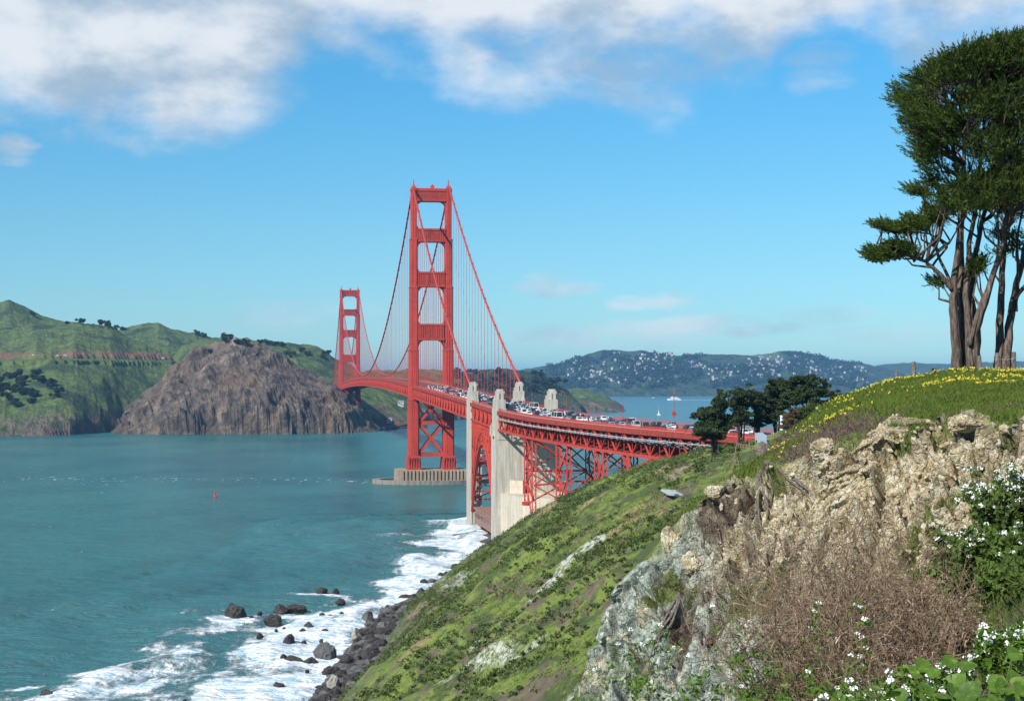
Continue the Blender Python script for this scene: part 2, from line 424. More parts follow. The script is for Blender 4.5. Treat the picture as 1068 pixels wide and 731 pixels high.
GZ = GZ + (pale + rock) * 0.5 * fbm(GX / 1.5, GY / 1.5, oct=3, seed=8, ridged=True) - path * 0.4
# cobbles on the beach strip
bs = (1 - sstep(0.10, 0.15, T)) * (T > -0.02) * (GY < 700)
f1, f21, cid = voronoi(GX / 2.4, GY / 2.4, seed=60)
GZ = GZ + bs * (1.5 * cid * np.clip(0.75 - f1, 0, 1))
GZ = np.where(GY > 735, np.maximum(np.minimum(GZ, 5.2 + .4 * fbm(GX / 9, GY / 9, oct=3)), -2), GZ)
m, nt = new_mat('hillside_ground')
a_r, a_p, a_t, a_s = (nt.attr(k) for k in ('rock', 'pale', 'path', 'beach'))
st = nt.new('ShaderNodeMapping', {'Vector': nt.pos, 'Scale': (1, 0.7, 1), 'Rotation': (0, 0, 0.35)}).outputs[0]
nA = nt.noise(st, 0.035, 5, 0.6); nB = nt.noise(st, 0.16, 6, 0.65); nC = nt.noise(nt.pos, 0.9, 5, 0.7)
grass = nt.mix(nt.rng(nC, 0.3, 0.7), (0.075, 0.110, 0.022), (0.195, 0.245, 0.045))
scrub = nt.mix(nt.rng(nC, 0.3, 0.7), (0.034, 0.054, 0.016), (0.080, 0.105, 0.030))
brown = nt.mix(nt.rng(nC, 0.3, 0.7), (0.075, 0.060, 0.042), (0.150, 0.120, 0.080))
c = nt.mix(nt.rng(nB, 0.47, 0.58, 0, 1, True), grass, scrub)
nD = nt.noise(nt.new('ShaderNodeMapping', {'Vector': nt.pos, 'Location': (50, 90, 10), 'Scale': (1, .7, 1)}).outputs[0], 0.13, 6, 0.7)
c = nt.mix(nt.rng(nt.math('ADD', nD, nt.math('MULTIPLY', nA, 0.35)), 0.70, 0.78, 0, 1, True), c, brown)
nE = nt.noise(nt.pos, 0.55, 5, 0.75)
c = nt.mix(nt.rng(nE, 0.66, 0.72, 0, 0.8), c, (0.30, 0.27, 0.19))
rk = nt.mix(nt.rng(nC, 0.3, 0.7), (0.20, 0.12, 0.06), (0.42, 0.30, 0.17))
pl_ = nt.mix(nt.rng(nC, 0.35, 0.6), (0.14, 0.16, 0.12), (0.44, 0.45, 0.37))
dirt = nt.mix(nt.rng(nC, 0.3, 0.7), (0.17, 0.13, 0.09), (0.30, 0.24, 0.17))
bch = nt.mix(nt.rng(nt.noise(nt.pos, 0.5, 5, 0.7), 0.35, 0.65), (0.030, 0.032, 0.034), (0.15, 0.14, 0.125))
c = nt.mix(a_r, c, rk); c = nt.mix(nt.math('MULTIPLY', a_p, nt.rng(nC, 0.44, 0.52, 0.1, 1)), c, pl_); c = nt.mix(a_t, c, dirt); c = nt.mix(a_s, c, bch)
nt.set(nt.b, 'Base Color', c)
nt.set(nt.b, 'Normal', nt.bump(nt.math('ADD', nC, nt.math('MULTIPLY', nt.noise(nt.pos, 3.5, 4, 0.7), 0.4)), 0.8, 0.7))
hill = np_mesh('hillside', np.stack([GX, GY, GZ], -1).reshape(-1, 3), grid_faces(len(ys), len(xs)), [m], smooth=True,
               attrs={'rock': rock.ravel(), 'pale': pale.ravel(), 'path': path.ravel(), 'beach': shorem.ravel()})
tag(hill, kind='structure')
HB = bvh(hill)
def ground(x, y):
    h_ = HB.ray_cast(Vector((x, y, 400)), Vector((0, 0, -1)))
    return h_[0].z if h_[0] else 0.0
def pick(px, py, trees=None):
    """where the sight line through a photo point first meets the hillside"""
    a, y, z = ray_dir(px, py)
    h_ = HB.ray_cast(Vector((0, 0, CAMZ)) + Vector((a, y, z)) * 68, Vector((a, y, z)))
    return h_[0]

# ------------------------------------------------------------------ near bluff (polar grid about the lookout, real metres)
SEC = {  # azimuth px : [(distance, height)]
    420: [(2, 72), (5, 70), (12, 66), (30, 56), (44, 47), (48, 46), (60, 42), (120, 20)],
    540: [(2, 73), (5, 71.8), (15, 67), (38, 59), (44, 58), (48, 60.5), (51, 60), (60, 54), (120, 34)],
    600: [(2, 73.2), (5, 72.3), (15, 68), (38, 61), (44, 61.5), (48, 65.0), (51, 64.8), (60, 59), (120, 44)],
    650: [(2, 73.3), (5, 72.5), (15, 68.6), (38, 62), (44, 64.2), (49, 68.4), (52, 68.2), (60, 63), (120, 50)],
    700: [(2, 73.4), (5, 72.7), (15, 69), (38, 63.5), (44, 66.0), (50, 70.3), (53.5, 70.1), (62, 66), (120, 54)],
    750: [(2, 73.4), (5, 72.9), (15, 69.3), (38, 65), (45, 67.8), (50.5, 71.4), (54.5, 71.5), (64, 68), (120, 58)],
    800: [(2, 73.4), (5, 73.1), (9, 72.2), (15, 69.8), (36, 66.8), (43, 69.2), (48.5, 72.2), (57, 72.75), (66, 71.3), (120, 61)],
    860: [(2, 73.4), (5, 73.3), (9, 72.9), (15, 70.8), (35, 68.5), (40, 70.2), (45.5, 73.2), (60.5, 74.15), (72, 72.6), (130, 65)],
    930: [(2, 73.5), (5, 73.55), (9, 73.2), (15, 71.9), (30, 70.0), (36, 71.0), (42, 73.85), (62, 75.0), (76, 74.4), (140, 67)],
    1000: [(2, 73.5), (5, 73.75), (9, 73.5), (14, 72.8), (26, 70.8), (33, 71.6), (38.5, 74.05), (62, 75.42), (76, 75.2), (140, 68)],
    1068: [(2, 73.6), (5, 73.95), (9, 73.9), (14, 73.3), (25, 71.4), (30.5, 71.9), (35.5, 74.1), (62, 75.4), (76, 75.3), (140, 69)],
    1180: [(2, 73.8), (5, 74.2), (9, 74.3), (14, 74.2), (22, 72.6), (27, 73.2), (31, 74.7), (62, 75.5), (78, 75.4), (140, 70)],
    1400: [(2, 74), (5, 74.5), (9, 74.8), (14, 75), (20, 75.1), (26, 75.3), (31, 75.4), (62, 75.8), (80, 75.6), (140, 70)],
}
rad = np.unique(np.concatenate([np.arange(2, 5, .12), np.arange(5, 16, 0.09), np.arange(16, 29, 0.16), np.arange(29, 64, 0.055), np.geomspace(64, 140, 90)]))
apx = np.concatenate([np.arange(300, 540, 6.0), np.arange(540, 1110, 1.25), np.arange(1110, 1500, 8.0)])
keys = sorted(SEC)
prof = np.array([np.interp(rad, [p[0] for p in SEC[k]], [p[1] for p in SEC[k]]) for k in keys])     # sections x rad
def smooth1(a, k):
    kern = np.hanning(k + 2)[1:-1]; kern /= kern.sum()
    return np.apply_along_axis(lambda r_: np.convolve(np.pad(r_, k // 2, 'edge'), kern, 'valid')[:len(r_)], -1, a)
prof = smooth1(prof, 9)
Zb = np.array([np.interp(apx, keys, prof[:, j]) for j in range(len(rad))])          # rad x apx
Zb = smooth1(Zb, 25)
ang = np.arctan((apx - 534) / FPX)
RR, AA = np.meshgrid(rad, ang, indexing='ij')
BX = RR * np.sin(AA); BY = RR * np.cos(AA)
# slope mask: the steep band is bare rock, the rest is vegetated
PX = np.broadcast_to(apx, BX.shape)
lo = np.interp(PX, [420, 600, 700, 800, 860, 930, 1000, 1068, 1180], [40, 38, 36, 33, 31, 28, 25, 24, 24])
hi = np.interp(PX, [420, 600, 700, 750, 800, 860, 930, 1000, 1068, 1180], [50, 49.5, 51, 52, 49.5, 46.8, 43.2, 40.0, 36.8, 31])
wv = 1.6 * fbm(BX / 3.2, BY / 3.2, oct=4, seed=51)
cliff = sstep(lo - 2, lo + 1.5, RR) * (1 - sstep(hi - 0.8, hi + 0.6, RR + wv * 1.4 + 0.9))
wx = 0.7 * fbm(BX / 1.6, BY / 1.6, Zb / 1.6, oct=3, seed=301); wy = 0.7 * fbm(BX / 1.6, BY / 1.6, Zb / 1.6, oct=3, seed=302)
U1 = (BX + wx) * 0.82 + (BY + wy) * 0.57; V1 = -(BX + wx) * 0.57 + (BY + wy) * 0.82
f1, f21, cid = voronoi(U1 / 0.85, V1 / 1.5, Zb / 1.2, seed=70)
g1, g21, gid = voronoi((BX + wx * .3) / 0.30, (BY + wy * .3) / 0.36, Zb / 0.3, seed=80)
h1, h21, hid = voronoi(U1 / 2.6, V1 / 3.8, Zb / 3, seed=90)
tilt = (BX - BY * .4)
blocks = 1.0 * (hid - 0.5) * np.clip(h21 * 6, 0, 1) + 0.62 * (cid - 0.5) * np.clip(f21 * 7, 0, 1) + 0.24 * (gid - .3) * np.clip(g21 * 7, 0, 1)
blocks = blocks - 0.55 * (1 - sstep(0.0, 0.10, h21)) - 0.30 * (1 - sstep(0.0, 0.12, f21)) * (cid > .45)
tilt_n = voronoi((BX + wx * .5) / 0.62, (BY + wy * .5) / 0.7, Zb / .6, seed=95)
blocks = blocks + 0.30 * (tilt_n[2] - .45) * np.clip(tilt_n[1] * 7, 0, 1)
soft = 1 - sstep(690, 780, PX)     # the lower left part is smoother grey green serpentine
ridg = fbm(BX / 2.0 + wx, BY / 2.0 + wy, Zb / 2.0, oct=6, seed=55, ridged=True, gain=0.62)
disp = cliff * ((1 - soft * 0.45) * blocks + 0.34 * ridg - 0.10)
veg = (1 - cliff)
disp = disp + veg * (0.10 * fbm(BX / 1.2, BY / 1.2, oct=4, seed=66) + 0.14 * fbm(BX / 5, BY / 5, oct=3, seed=67) * np.clip(RR / 20, 0.2, 1))
butt = fbm(BX / 5.2 + wx, BY / 9.0, oct=3, seed=401, ridged=True)
disp = disp + cliff * (butt * 1.15 - .1)
gl = np.clip(fbm(BX / 2.6 + RR * 0.03 + wx, BY / 6 + wy, oct=4, seed=58) - 0.10, 0, 1)
gl = np.maximum(gl, 0.9 * sstep(-0.25, -0.6, butt))
disp = disp - cliff * gl * 1.0
top_room = np.clip(hi - RR, 0, 20)
disp = np.where(cliff > .02, np.minimum(disp, cliff * (0.12 + 0.16 * top_room) + (1 - cliff) * .3), disp)
disp = np.where(disp > .7, .7 + (disp - .7) * .45, disp)
Zb2 = Zb + disp
green = np.clip(veg + 0.0, 0, 1)
tuft = sstep(0.10, 0.24, fbm(BX / 1.7, BY / 1.7, oct=4, seed=91)) * cliff * sstep(0.0, 0.4, 1 - gl)
serp = np.clip(1 - sstep(720, 790, PX + 26 * fbm(BX / 2, BY / 2, oct=3, seed=14) - (47 - RR) * 9), 0, 1)
m, nt = new_mat('bluff_ground')
a_c, a_v, a_t, a_g = (nt.attr(k) for k in ('cliff', 'serp', 'tuft', 'gully'))
nA = nt.noise(nt.pos, 0.55, 6, 0.65); nB = nt.noise(nt.pos, 2.6, 6, 0.7); nC = nt.noise(nt.pos, 11.0, 5, 0.75)
nS = nt.noise(nt.pos, 30.0, 3, 0.7)
tan = nt.ramp(nB, [(0.25, (0.050, 0.038, 0.022)), (0.38, (0.27, 0.20, 0.10)), (0.49, (0.56, 0.465, 0.27)), (0.62, (0.76, 0.71, 0.56))])
tan = nt.mix(nt.rng(nA, 0.40, 0.62, 0, 0.6), tan, nt.ramp(nC, [(0.3, (0.13, 0.095, 0.055)), (0.7, (0.60, 0.50, 0.33))]))
tan = nt.mix(nt.rng(nC, 0.60, 0.70, 0, 0.85), tan, (0.66, 0.62, 0.52))
tan = nt.mix(nt.rng(nC, 0.40, 0.32, 0, 0.8), tan, (0.085, 0.065, 0.042))
ser = nt.ramp(nB, [(0.28, (0.085, 0.095, 0.078)), (0.42, (0.25, 0.29, 0.24)), (0.55, (0.44, 0.49, 0.41)), (0.70, (0.62, 0.65, 0.56))])
ser = nt.mix(nt.rng(nC, 0.42, 0.33, 0, 0.8), ser, (0.075, 0.08, 0.06))
ser = nt.mix(nt.rng(nt.noise(nt.pos, 1.3, 5, 0.7), 0.53, 0.62, 0, 0.8), ser, tan)
rockc = nt.mix(a_v, tan, ser)
vr = nt.new('ShaderNodeTexVoronoi', {'Vector': nt.pos, 'Scale': 3.2}, feature='DISTANCE_TO_EDGE').outputs[0]
vr2 = nt.new('ShaderNodeVectorMath', {0: nt.pos, 1: nt.new('ShaderNodeTexNoise', {'Vector': nt.pos, 'Scale': 2.5}).outputs[1]}, operation='ADD').outputs[0]
vr = nt.new('ShaderNodeTexVoronoi', {'Vector': vr2, 'Scale': 2.6}, feature='DISTANCE_TO_EDGE').outputs[0]
rockc = nt.mix(nt.rng(vr, 0.0, 0.04, 0.5, 0), rockc, (0.045, 0.036, 0.026))
earth = nt.mix(nt.rng(nC, 0.3, 0.7), (0.050, 0.036, 0.026), (0.150, 0.110, 0.080))
rockc = nt.mix(a_g, rockc, earth)
grs = nt.mix(nt.rng(nC, 0.3, 0.7), (0.080, 0.115, 0.020), (0.190, 0.240, 0.040))
matd = nt.mix(nt.rng(nC, 0.3, 0.7), (0.070, 0.050, 0.038), (0.190, 0.140, 0.110))
vg = nt.mix(nt.rng(nt.noise(nt.pos, 0.35, 5, 0.65), 0.53, 0.60, 0, 1, True), grs, matd)
c = nt.mix(a_c, vg, rockc)
c = nt.mix(nt.math('MULTIPLY', a_t, 0.9), c, nt.mix(nt.rng(nC, 0.3, 0.7), (0.045, 0.06, 0.014), (0.16, 0.20, 0.03)))
nt.set(nt.b, 'Base Color', c)
hh = nt.math('ADD', nB, nt.math('ADD', nt.math('MULTIPLY', nC, 0.55), nt.math('MULTIPLY', nS, 0.2)))
hh = nt.math('ADD', hh, nt.rng(vr, 0.0, 0.1, -0.3, 0.0))
nt.set(nt.b, 'Normal', nt.bump(hh, 0.9, 0.22))
# side shift so blocks overhang a little
Vb = np.stack([BX - cliff * blocks * 0.5, BY - cliff * blocks * 0.6, Zb2], -1)
bluff = np_mesh('bluff', Vb.reshape(-1, 3), grid_faces(len(rad), len(apx))[:, ::-1], [m], smooth=False,
                attrs={'cliff': cliff.ravel(), 'serp': serp.ravel(), 'tuft': tuft.ravel(), 'gully': (np.clip(gl * 3.2, 0, 1) * cliff).ravel()})
tag(bluff, kind='structure')
NB = bvh(bluff)
def bground(x, y):
    h_ = NB.ray_cast(Vector((x, y, 200)), Vector((0, 0, -1)))
    return h_[0].z if h_[0] else None
def bpick(px, py, start=3.0):
    a, y, z = ray_dir(px, py); d_ = Vector((a, y, z)).normalized()
    return NB.ray_cast(Vector((0, 0, CAMZ)) + d_ * start, d_)[0]

# ------------------------------------------------------------------ headlands across the strait
def hgt(px, py, Yd): 
    a, y, z = ray_dir(px, py); return CAMZ + z / y * Yd
def ridge_height(PXg, Yg, crest, Yr, Yf, back=900, p=0.8, noise=None):
    cx = [c[0] for c in crest]; yr = np.interp(PXg, *zip(*Yr)) if isinstance(Yr, list) else Yr + 0 * PXg
    yf = np.interp(PXg, *zip(*Yf)) if isinstance(Yf, list) else Yf + 0 * PXg
    cy = np.interp(PXg, cx, [c[1] for c in crest])
    zc = CAMZ + (399.0 - cy) / FPX * yr
    if noise is not None: yf = yf + noise * 60
    t = (Yg - yf) / (yr - yf)
    front = np.sign(t) * np.abs(np.clip(t, -1, 1)) ** p
    bk = 1 - ((Yg - yr) / back) ** 2
    z = np.where(Yg < yr, zc * np.where(t < 0, t * 2, front), zc * np.clip(bk, -1, 1))
    z = np.where(zc < 2, -60.0, z)
    out = (PXg < cx[0]) | (PXg > cx[-1])
    return np.where(out, -200, z)
apx = np.arange(-260, 720, 1.6)
yy = np.concatenate([np.arange(2080, 2560, 6.0), np.arange(2560, 4500, 14.0)])
YG, PG = np.meshgrid(yy, apx, indexing='ij')
XG = YG * (PG - 534) / FPX
nz = fbm(XG / 120, YG / 120, oct=4, seed=101)
AY = {}
A = ridge_height(PG, YG, [(-260, 290), (-100, 292), (-30, 304), (0, 316), (10, 315.5), (24, 321), (42, 332), (70, 338), (110, 352), (150, 372), (200, 400), (230, 450)], 3250, 2700, noise=nz)
B = ridge_height(PG, YG, [(-260, 350), (0, 347), (50, 338), (80, 335.5), (98, 336.5), (115, 341), (135, 353), (155, 363), (178, 369), (186, 378), (205, 408), (235, 440), (250, 452), (262, 490)],
                 2850, [(-260, 2120), (0, 2150), (50, 2165), (75, 2200), (105, 2290), (130, 2390), (160, 2450), (270, 2460)], p=0.72, noise=nz * .5)
C = ridge_height(PG, YG, [(60, 400), (100, 352), (130, 343), (150, 339.5), (165, 337), (180, 342), (200, 349), (220, 354), (300, 364), (360, 392), (400, 450)], 3500, 2900, noise=nz)
D = ridge_height(PG, YG, [(150, 420), (190, 362), (215, 356), (240, 354), (262, 354), (290, 356), (320, 361), (338, 368), (352, 377), (366, 384), (400, 398), (430, 415), (455, 450)], 3050, 2500, noise=nz)
E = ridge_height(PG, YG, [(96, 470), (104, 451), (116, 448), (128, 440), (142, 424), (158, 409), (180, 390), (205, 372), (226, 364.5), (245, 363.5), (268, 364), (285, 371), (303, 383), (330, 394), (348, 404), (362, 414), (378, 433), (392, 446), (402, 452), (412, 480)],
                 2430, [(104, 2235), (200, 2250), (350, 2275), (402, 2360)], back=500, p=0.62, noise=nz * .35)
F = ridge_height(PG, YG, [(300, 440), (330, 402), (370, 391), (400, 388), (430, 385.5), (470, 388), (490, 392), (503, 388), (520, 386), (545, 389), (565, 394), (590, 406), (606, 424), (616, 460)], 3750,
                 [(300, 2450), (385, 2440), (400, 2700), (450, 2980), (520, 3300), (606, 3600)], p=0.75, noise=nz * .6)
G = ridge_height(PG, YG, [(545, 450), (560, 417), (580, 411), (600, 407.5), (615, 408), (632, 412), (643, 419), (650, 425), (655, 432), (662, 470)], 4150, 3830, back=200, p=0.5, noise=nz * .3)
ZG = np.maximum.reduce([A, B, C, D, E, F, G])
which = np.argmax(np.stack([A, B, C, D, E, F, G]), 0)
isE = (which == 4).astype(float)
cl_low = 1 - sstep(8, 38, ZG + 14 * fbm(XG / 60, YG / 60, oct=3, seed=7))
gull = fbm((XG + 0.3 * YG) / 70, YG / 260, oct=5, seed=111, ridged=True, gain=0.55)
ZG = ZG + np.clip(ZG / 30, 0, 1) * (gull * 9 * (1 - isE) + 5 * fbm(XG / 60, YG / 60, oct=4, seed=112))
crag = fbm((XG + 0.8 * ZG) / 62, (YG) / 90, (ZG - 0.5 * XG) / 58, oct=6, seed=121, ridged=True, gain=0.60)
ecl = isE * sstep(0, 15, 2445 - YG) * (PG > 130)
ZG = ZG + np.clip(ZG / 12, 0, 1) * crag * (13 * ecl + 7 * cl_low)
big_r = fbm((XG + 0.5 * ZG) / 130, YG / 200, (ZG) / 110, oct=3, seed=131, ridged=True)
ZG = ZG + np.clip(ZG / 25, 0, 1) * ecl * big_r * 13
YOFF = -(crag + 1.6 * big_r * ecl) * 16 * np.clip(ecl + cl_low * .7, 0, 1)
# road bench on the left hill
roadb = (which == 1) & (PG < 186)
zroad = 112 + (PG) * 0.02
bench = np.exp(-((ZG - zroad) / 7.0) ** 2) * roadb
ZG = np.where(roadb & (np.abs(ZG - zroad) < 7), zroad + (ZG - zroad) * 0.25, ZG)
cut = np.exp(-((ZG - zroad - 9) / 5.5) ** 2) * roadb * sstep(-0.35, 0.2, fbm(PG / 30, YG * 0, oct=3, seed=15) + 0.25 * sstep(110, 150, PG))
m, nt = new_mat('headland_ground')
a_e, a_l, a_b, a_f = (nt.attr(k) for k in ('crag', 'low', 'cut', 'wood'))
nA = nt.noise(nt.pos, 0.012, 6, 0.6); nB = nt.noise(nt.pos, 0.045, 6, 0.7); nC = nt.noise(nt.pos, 0.16, 4, 0.7)
gr = nt.mix(nt.rng(nB, 0.36, 0.64), (0.035, 0.070, 0.024), (0.125, 0.165, 0.040))
gr = nt.mix(nt.rng(nA, 0.50, 0.60, 0, 0.8, True), gr, (0.024, 0.045, 0.020))
gr = nt.mix(nt.rng(nC, 0.60, 0.70, 0, 0.5), gr, (0.13, 0.11, 0.06))
stz = nt.new('ShaderNodeMapping', {'Vector': nt.pos, 'Scale': (1.0, .8, 0.8), 'Rotation': (0, 0.6, 0)}).outputs[0]
nR = nt.noise(stz, 0.05, 7, 0.72)
rk = nt.ramp(nR, [(0.33, (0.016, 0.014, 0.012)), (0.44, (0.075, 0.058, 0.045)), (0.56, (0.145, 0.112, 0.082)), (0.70, (0.30, 0.245, 0.17))])
rk = nt.mix(nt.rng(nA, 0.50, 0.60, 0, 0.4), rk, (0.16, 0.100, 0.058))
rk = nt.mix(nt.rng(nB, 0.60, 0.70, 0, 0.5), rk, (0.05, 0.065, 0.03))
c = nt.mix(nt.math('MAXIMUM', a_e, nt.math('MULTIPLY', a_l, nt.rng(nB, 0.40, 0.5))), gr, rk)
c = nt.mix(a_b, c, nt.mix(nt.rng(nC, 0.4, 0.6), (0.16, 0.06, 0.042), (0.26, 0.13, 0.09)))
c = nt.mix(nt.math('MULTIPLY', a_f, nt.rng(nC, 0.35, 0.5)), c, (0.020, 0.026, 0.014))
nt.set(nt.b, 'Base Color', c)
nt.set(nt.b, 'Normal', nt.bump(nt.math('ADD', nR, nt.math('MULTIPLY', nC, .4)), 0.8, 14.0))
wood = ((which == 5) & (PG > 480)).astype(float) * (1 - sstep(560, 600, PG))
e2 = np.clip(ecl + isE * sstep(0, 1, 1 - np.abs(YG - 2450) / 20) * .4, 0, 1)
# the rock face gives way to grass on its upper left flank
diag = sstep(-6, 6, (PG - 112) * 0.70 - (ZG - 10) * 0.50 + 10 * nz)
e2 = e2 * np.where(PG < 235, np.maximum(diag, 1 - sstep(22, 60, ZG)), 1)
heads = np_mesh('headlands', np.stack([XG, YG + YOFF, ZG], -1).reshape(-1, 3), grid_faces(len(yy), len(apx))[:, ::-1], [m], smooth=False,
                attrs={'crag': e2.ravel(), 'low': cl_low.ravel(), 'cut': cut.ravel(), 'wood': wood.ravel()})
tag(heads, kind='structure')
MBV = bvh(heads)
def hground(x, y):
    h_ = MBV.ray_cast(Vector((x, y, 900)), Vector((0, 0, -1)))
    return h_[0].z if h_[0] else None
def hpick(px, py, tree=None):
    a, y, z = ray_dir(px, py)
    return (tree or MBV).ray_cast(Vector((0, 0, CAMZ)) + Vector((a, y, z)) * 1500, Vector((a, y, z)))[0]

# ------------------------------------------------------------------ far hills across the bay
apx = np.arange(440, 1400, 2.0)
yy = np.concatenate([np.arange(7600, 9400, 40.0), np.arange(9400, 14500, 80.0)])
YG, PG = np.meshgrid(yy, apx, indexing='ij'); XG = YG * (PG - 534) / FPX
nz = fbm(XG / 500, YG / 500, oct=4, seed=201)
H1 = ridge_height(PG, YG, [(440, 392), (520, 388), (540, 386), (558, 383), (580, 382), (600, 376), (615, 371), (640, 366.5), (668, 365.5), (690, 369), (705, 372), (735, 372), (780, 373), (840, 385), (900, 401), (930, 425)],
                  9600, [(440, 8350), (600, 8250), (700, 8300), (800, 8500), (900, 9000)], back=2500, p=0.8, noise=nz * 2)
H2 = ridge_height(PG, YG, [(640, 425), (680, 376), (735, 373.5), (770, 372), (810, 369), (830, 367.8), (846, 371), (870, 377), (900, 380), (925, 387), (960, 396), (990, 404), (1010, 425)], 11000, 9700, back=2500, p=0.8, noise=nz * 3)
H3 = ridge_height(PG, YG, [(810, 425), (840, 392), (900, 385), (925, 381), (950, 379), (985, 380.5), (1040, 379), (1100, 378), (1200, 376), (1400, 376)], 13000, 11500, back=2500, p=0.8, noise=nz * 3)
# lower wooded shoulder in front
H4 = ridge_height(PG, YG, [(540, 425), (560, 405), (600, 396), (660, 389), (720, 391), (760, 388), (800, 392), (850, 394), (890, 398), (915, 402), (940, 425)], 8900, [(560, 8200), (915, 8700)], back=900, p=0.7, noise=nz * 2)
ZG = np.maximum.reduce([H1, H2, H3, H4]); which = np.argmax(np.stack([H1, H2, H3, H4]), 0)
ZG = ZG + np.clip(ZG / 50, 0, 1) * (26 * fbm(XG / 420, YG / 900, oct=5, seed=211, ridged=True) + 6 * fbm(XG / 70, YG / 70, oct=2, seed=3))
green = np.where(which == 1, 1 - sstep(805, 830, PG), 0.0) * sstep(230, 250, ZG)
green = np.maximum(green, np.where(which == 2, 0.25, 0))
m, nt = new_mat('far_hill_ground')
nB = nt.noise(nt.pos, 0.006, 5, 0.7); nC = nt.noise(nt.pos, 0.02, 4, 0.7)
c = nt.mix(nt.rng(nC, 0.35, 0.65), (0.014, 0.032, 0.018), (0.065, 0.095, 0.036))
c = nt.mix(nt.rng(nB, 0.55, 0.62, 0, 0.7), c, (0.085, 0.12, 0.045))
c = nt.mix(nt.attr('open'), c, nt.mix(nt.rng(nB, .4, .6), (0.10, 0.15, 0.05), (0.07, 0.11, 0.04)))
nt.set(nt.b, 'Base Color', c); nt.set(nt.b, 'Normal', nt.bump(nC, 1.0, 40.0))
farh = np_mesh('far_hills', np.stack([XG, YG, ZG], -1).reshape(-1, 3), grid_faces(len(yy), len(apx))[:, ::-1], [m], smooth=False, attrs={'open': green.ravel()})
tag(farh, kind='structure')
FBV = bvh(farh)
# ground behind and beside the lookout, under everything
m = simple('inland_ground', (0.07, 0.09, 0.03), var=0.4, scale=0.1)
g_ = MB()
g_.add([(60, -300, 60), (900, -300, 60), (900, 66, 58), (60, 66, 58)], [(0, 1, 2, 3)])
tag(g_.build('ground', m), kind='structure')

# ------------------------------------------------------------------ air
m = bpy.data.materials.new('air'); m.use_nodes = True
n_ = m.node_tree; n_.nodes.remove(n_.nodes['Principled BSDF'])
pv = n_.nodes.new('ShaderNodeVolumePrincipled'); pv.inputs['Color'].default_value = (0.22, 0.56, 1.0, 1); pv.inputs['Density'].default_value = 4.4e-5
pv.inputs['Anisotropy'].default_value = 0.2
n_.links.new(pv.outputs[0], n_.nodes['Material Output'].inputs['Volume'])
hb = MB(); hb.box((0, 12000, 160), (30500, 29000, 166))
HZ = hb.build('haze', m); tag(HZ, kind='stuff')
# ================================================================== THE BRIDGE
def weathered(name, a, b, c_):
    m, nt = new_mat(name); stz = nt.new('ShaderNodeMapping', {'Vector': nt.pos, 'Scale': (1, 1, 0.06)}).outputs[0]
    n1 = nt.noise(stz, .55, 5, .7); n2 = nt.noise(nt.pos, .10, 5, .65)
    c = nt.mix(nt.rng(n2, .38, .62), a, b); c = nt.mix(nt.rng(n1, .52, .70, 0, .75), c, c_)
    sz = nt.new('ShaderNodeSeparateXYZ', {0: nt.pos}).outputs[2]; fr = nt.math('ABSOLUTE', nt.math('SUBTRACT', nt.math('FRACT', nt.math('DIVIDE', sz, 5.2)), .5))
    c = nt.mix(nt.rng(fr, .455, .48, 0, .45), c, c_)
    nt.set(nt.b, 'Base Color', c); nt.b.inputs['Roughness'].default_value = .55; nt.b.inputs['Specular IOR Level'].default_value = .35; return m
orange = weathered('orange_steel', (0.46, 0.052, 0.026), (0.37, 0.038, 0.026), (0.20, 0.030, 0.022))
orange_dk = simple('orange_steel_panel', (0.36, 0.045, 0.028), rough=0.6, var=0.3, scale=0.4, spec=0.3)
def concrete_mat(name, a, b, c_):
    m, nt = new_mat(name)
    stz = nt.new('ShaderNodeMapping', {'Vector': nt.pos, 'Scale': (1, 1, 0.08)}).outputs[0]
    n1 = nt.noise(stz, 0.6, 5, 0.65); n2 = nt.noise(nt.pos, 0.25, 5, 0.6)
    c = nt.mix(nt.rng(n1, 0.35, 0.68), a, b)
    c = nt.mix(nt.rng(n2, 0.52, 0.68, 0, 0.6), c, c_)
    sz = nt.new('ShaderNodeSeparateXYZ', {0: nt.pos}).outputs[2]
    fr = nt.math('ABSOLUTE', nt.math('SUBTRACT', nt.math('FRACT', nt.math('DIVIDE', sz, 3.0)), 0.5))
    c = nt.mix(nt.rng(fr, 0.465, 0.485, 0, 0.22), c, (0.25, 0.23, 0.19))
    nt.set(nt.b, 'Base Color', c); nt.set(nt.b, 'Normal', nt.bump(n2, 0.4, 0.2))
    return m
concrete = concrete_mat('pale_concrete', (0.27, 0.25, 0.205), (0.50, 0.475, 0.405), (0.33, 0.28, 0.19))
concrete_old = concrete_mat('stained_concrete', (0.20, 0.155, 0.11), (0.36, 0.29, 0.215), (0.22, 0.145, 0.09))
concrete_anch = concrete_mat('cream_concrete', (0.36, 0.32, 0.25), (0.56, 0.50, 0.40), (0.40, 0.29, 0.17))
brick = simple('old_brick', (0.26, 0.14, 0.10), var=0.35, scale=0.5)
asphalt = simple('asphalt', (0.06, 0.06, 0.062), var=0.2, scale=0.3)
greysteel = simple('grey_steel', (0.38, 0.40, 0.40), rough=0.5, var=0.15, scale=0.5)
dark_glass = simple('dark_glass', (0.02, 0.025, 0.03), rough=0.12, var=0.1, spec=0.6)
U = Vector((-0.1526, 0.9883, 0)).normalized(); EAST = Vector((U.y, -U.x, 0))
TS = Vector((-61, 1150, 0))
def zroad(s):
    if s < 0: return 72 + 7.8 * (1 - ((s + 640) / 640) ** 2)
    return float(np.interp(s, [0, 343, 440, 520, 650, 900], [72, 64.3, 61.7, 60.4, 59.4, 58.9])) if s >= 0 else 72
def zr_n(s):   # past the north tower
    return 72 - (-1280 - s) * 0.02 if s < -1280 else zroad(s)
S_CURVE = 440.0
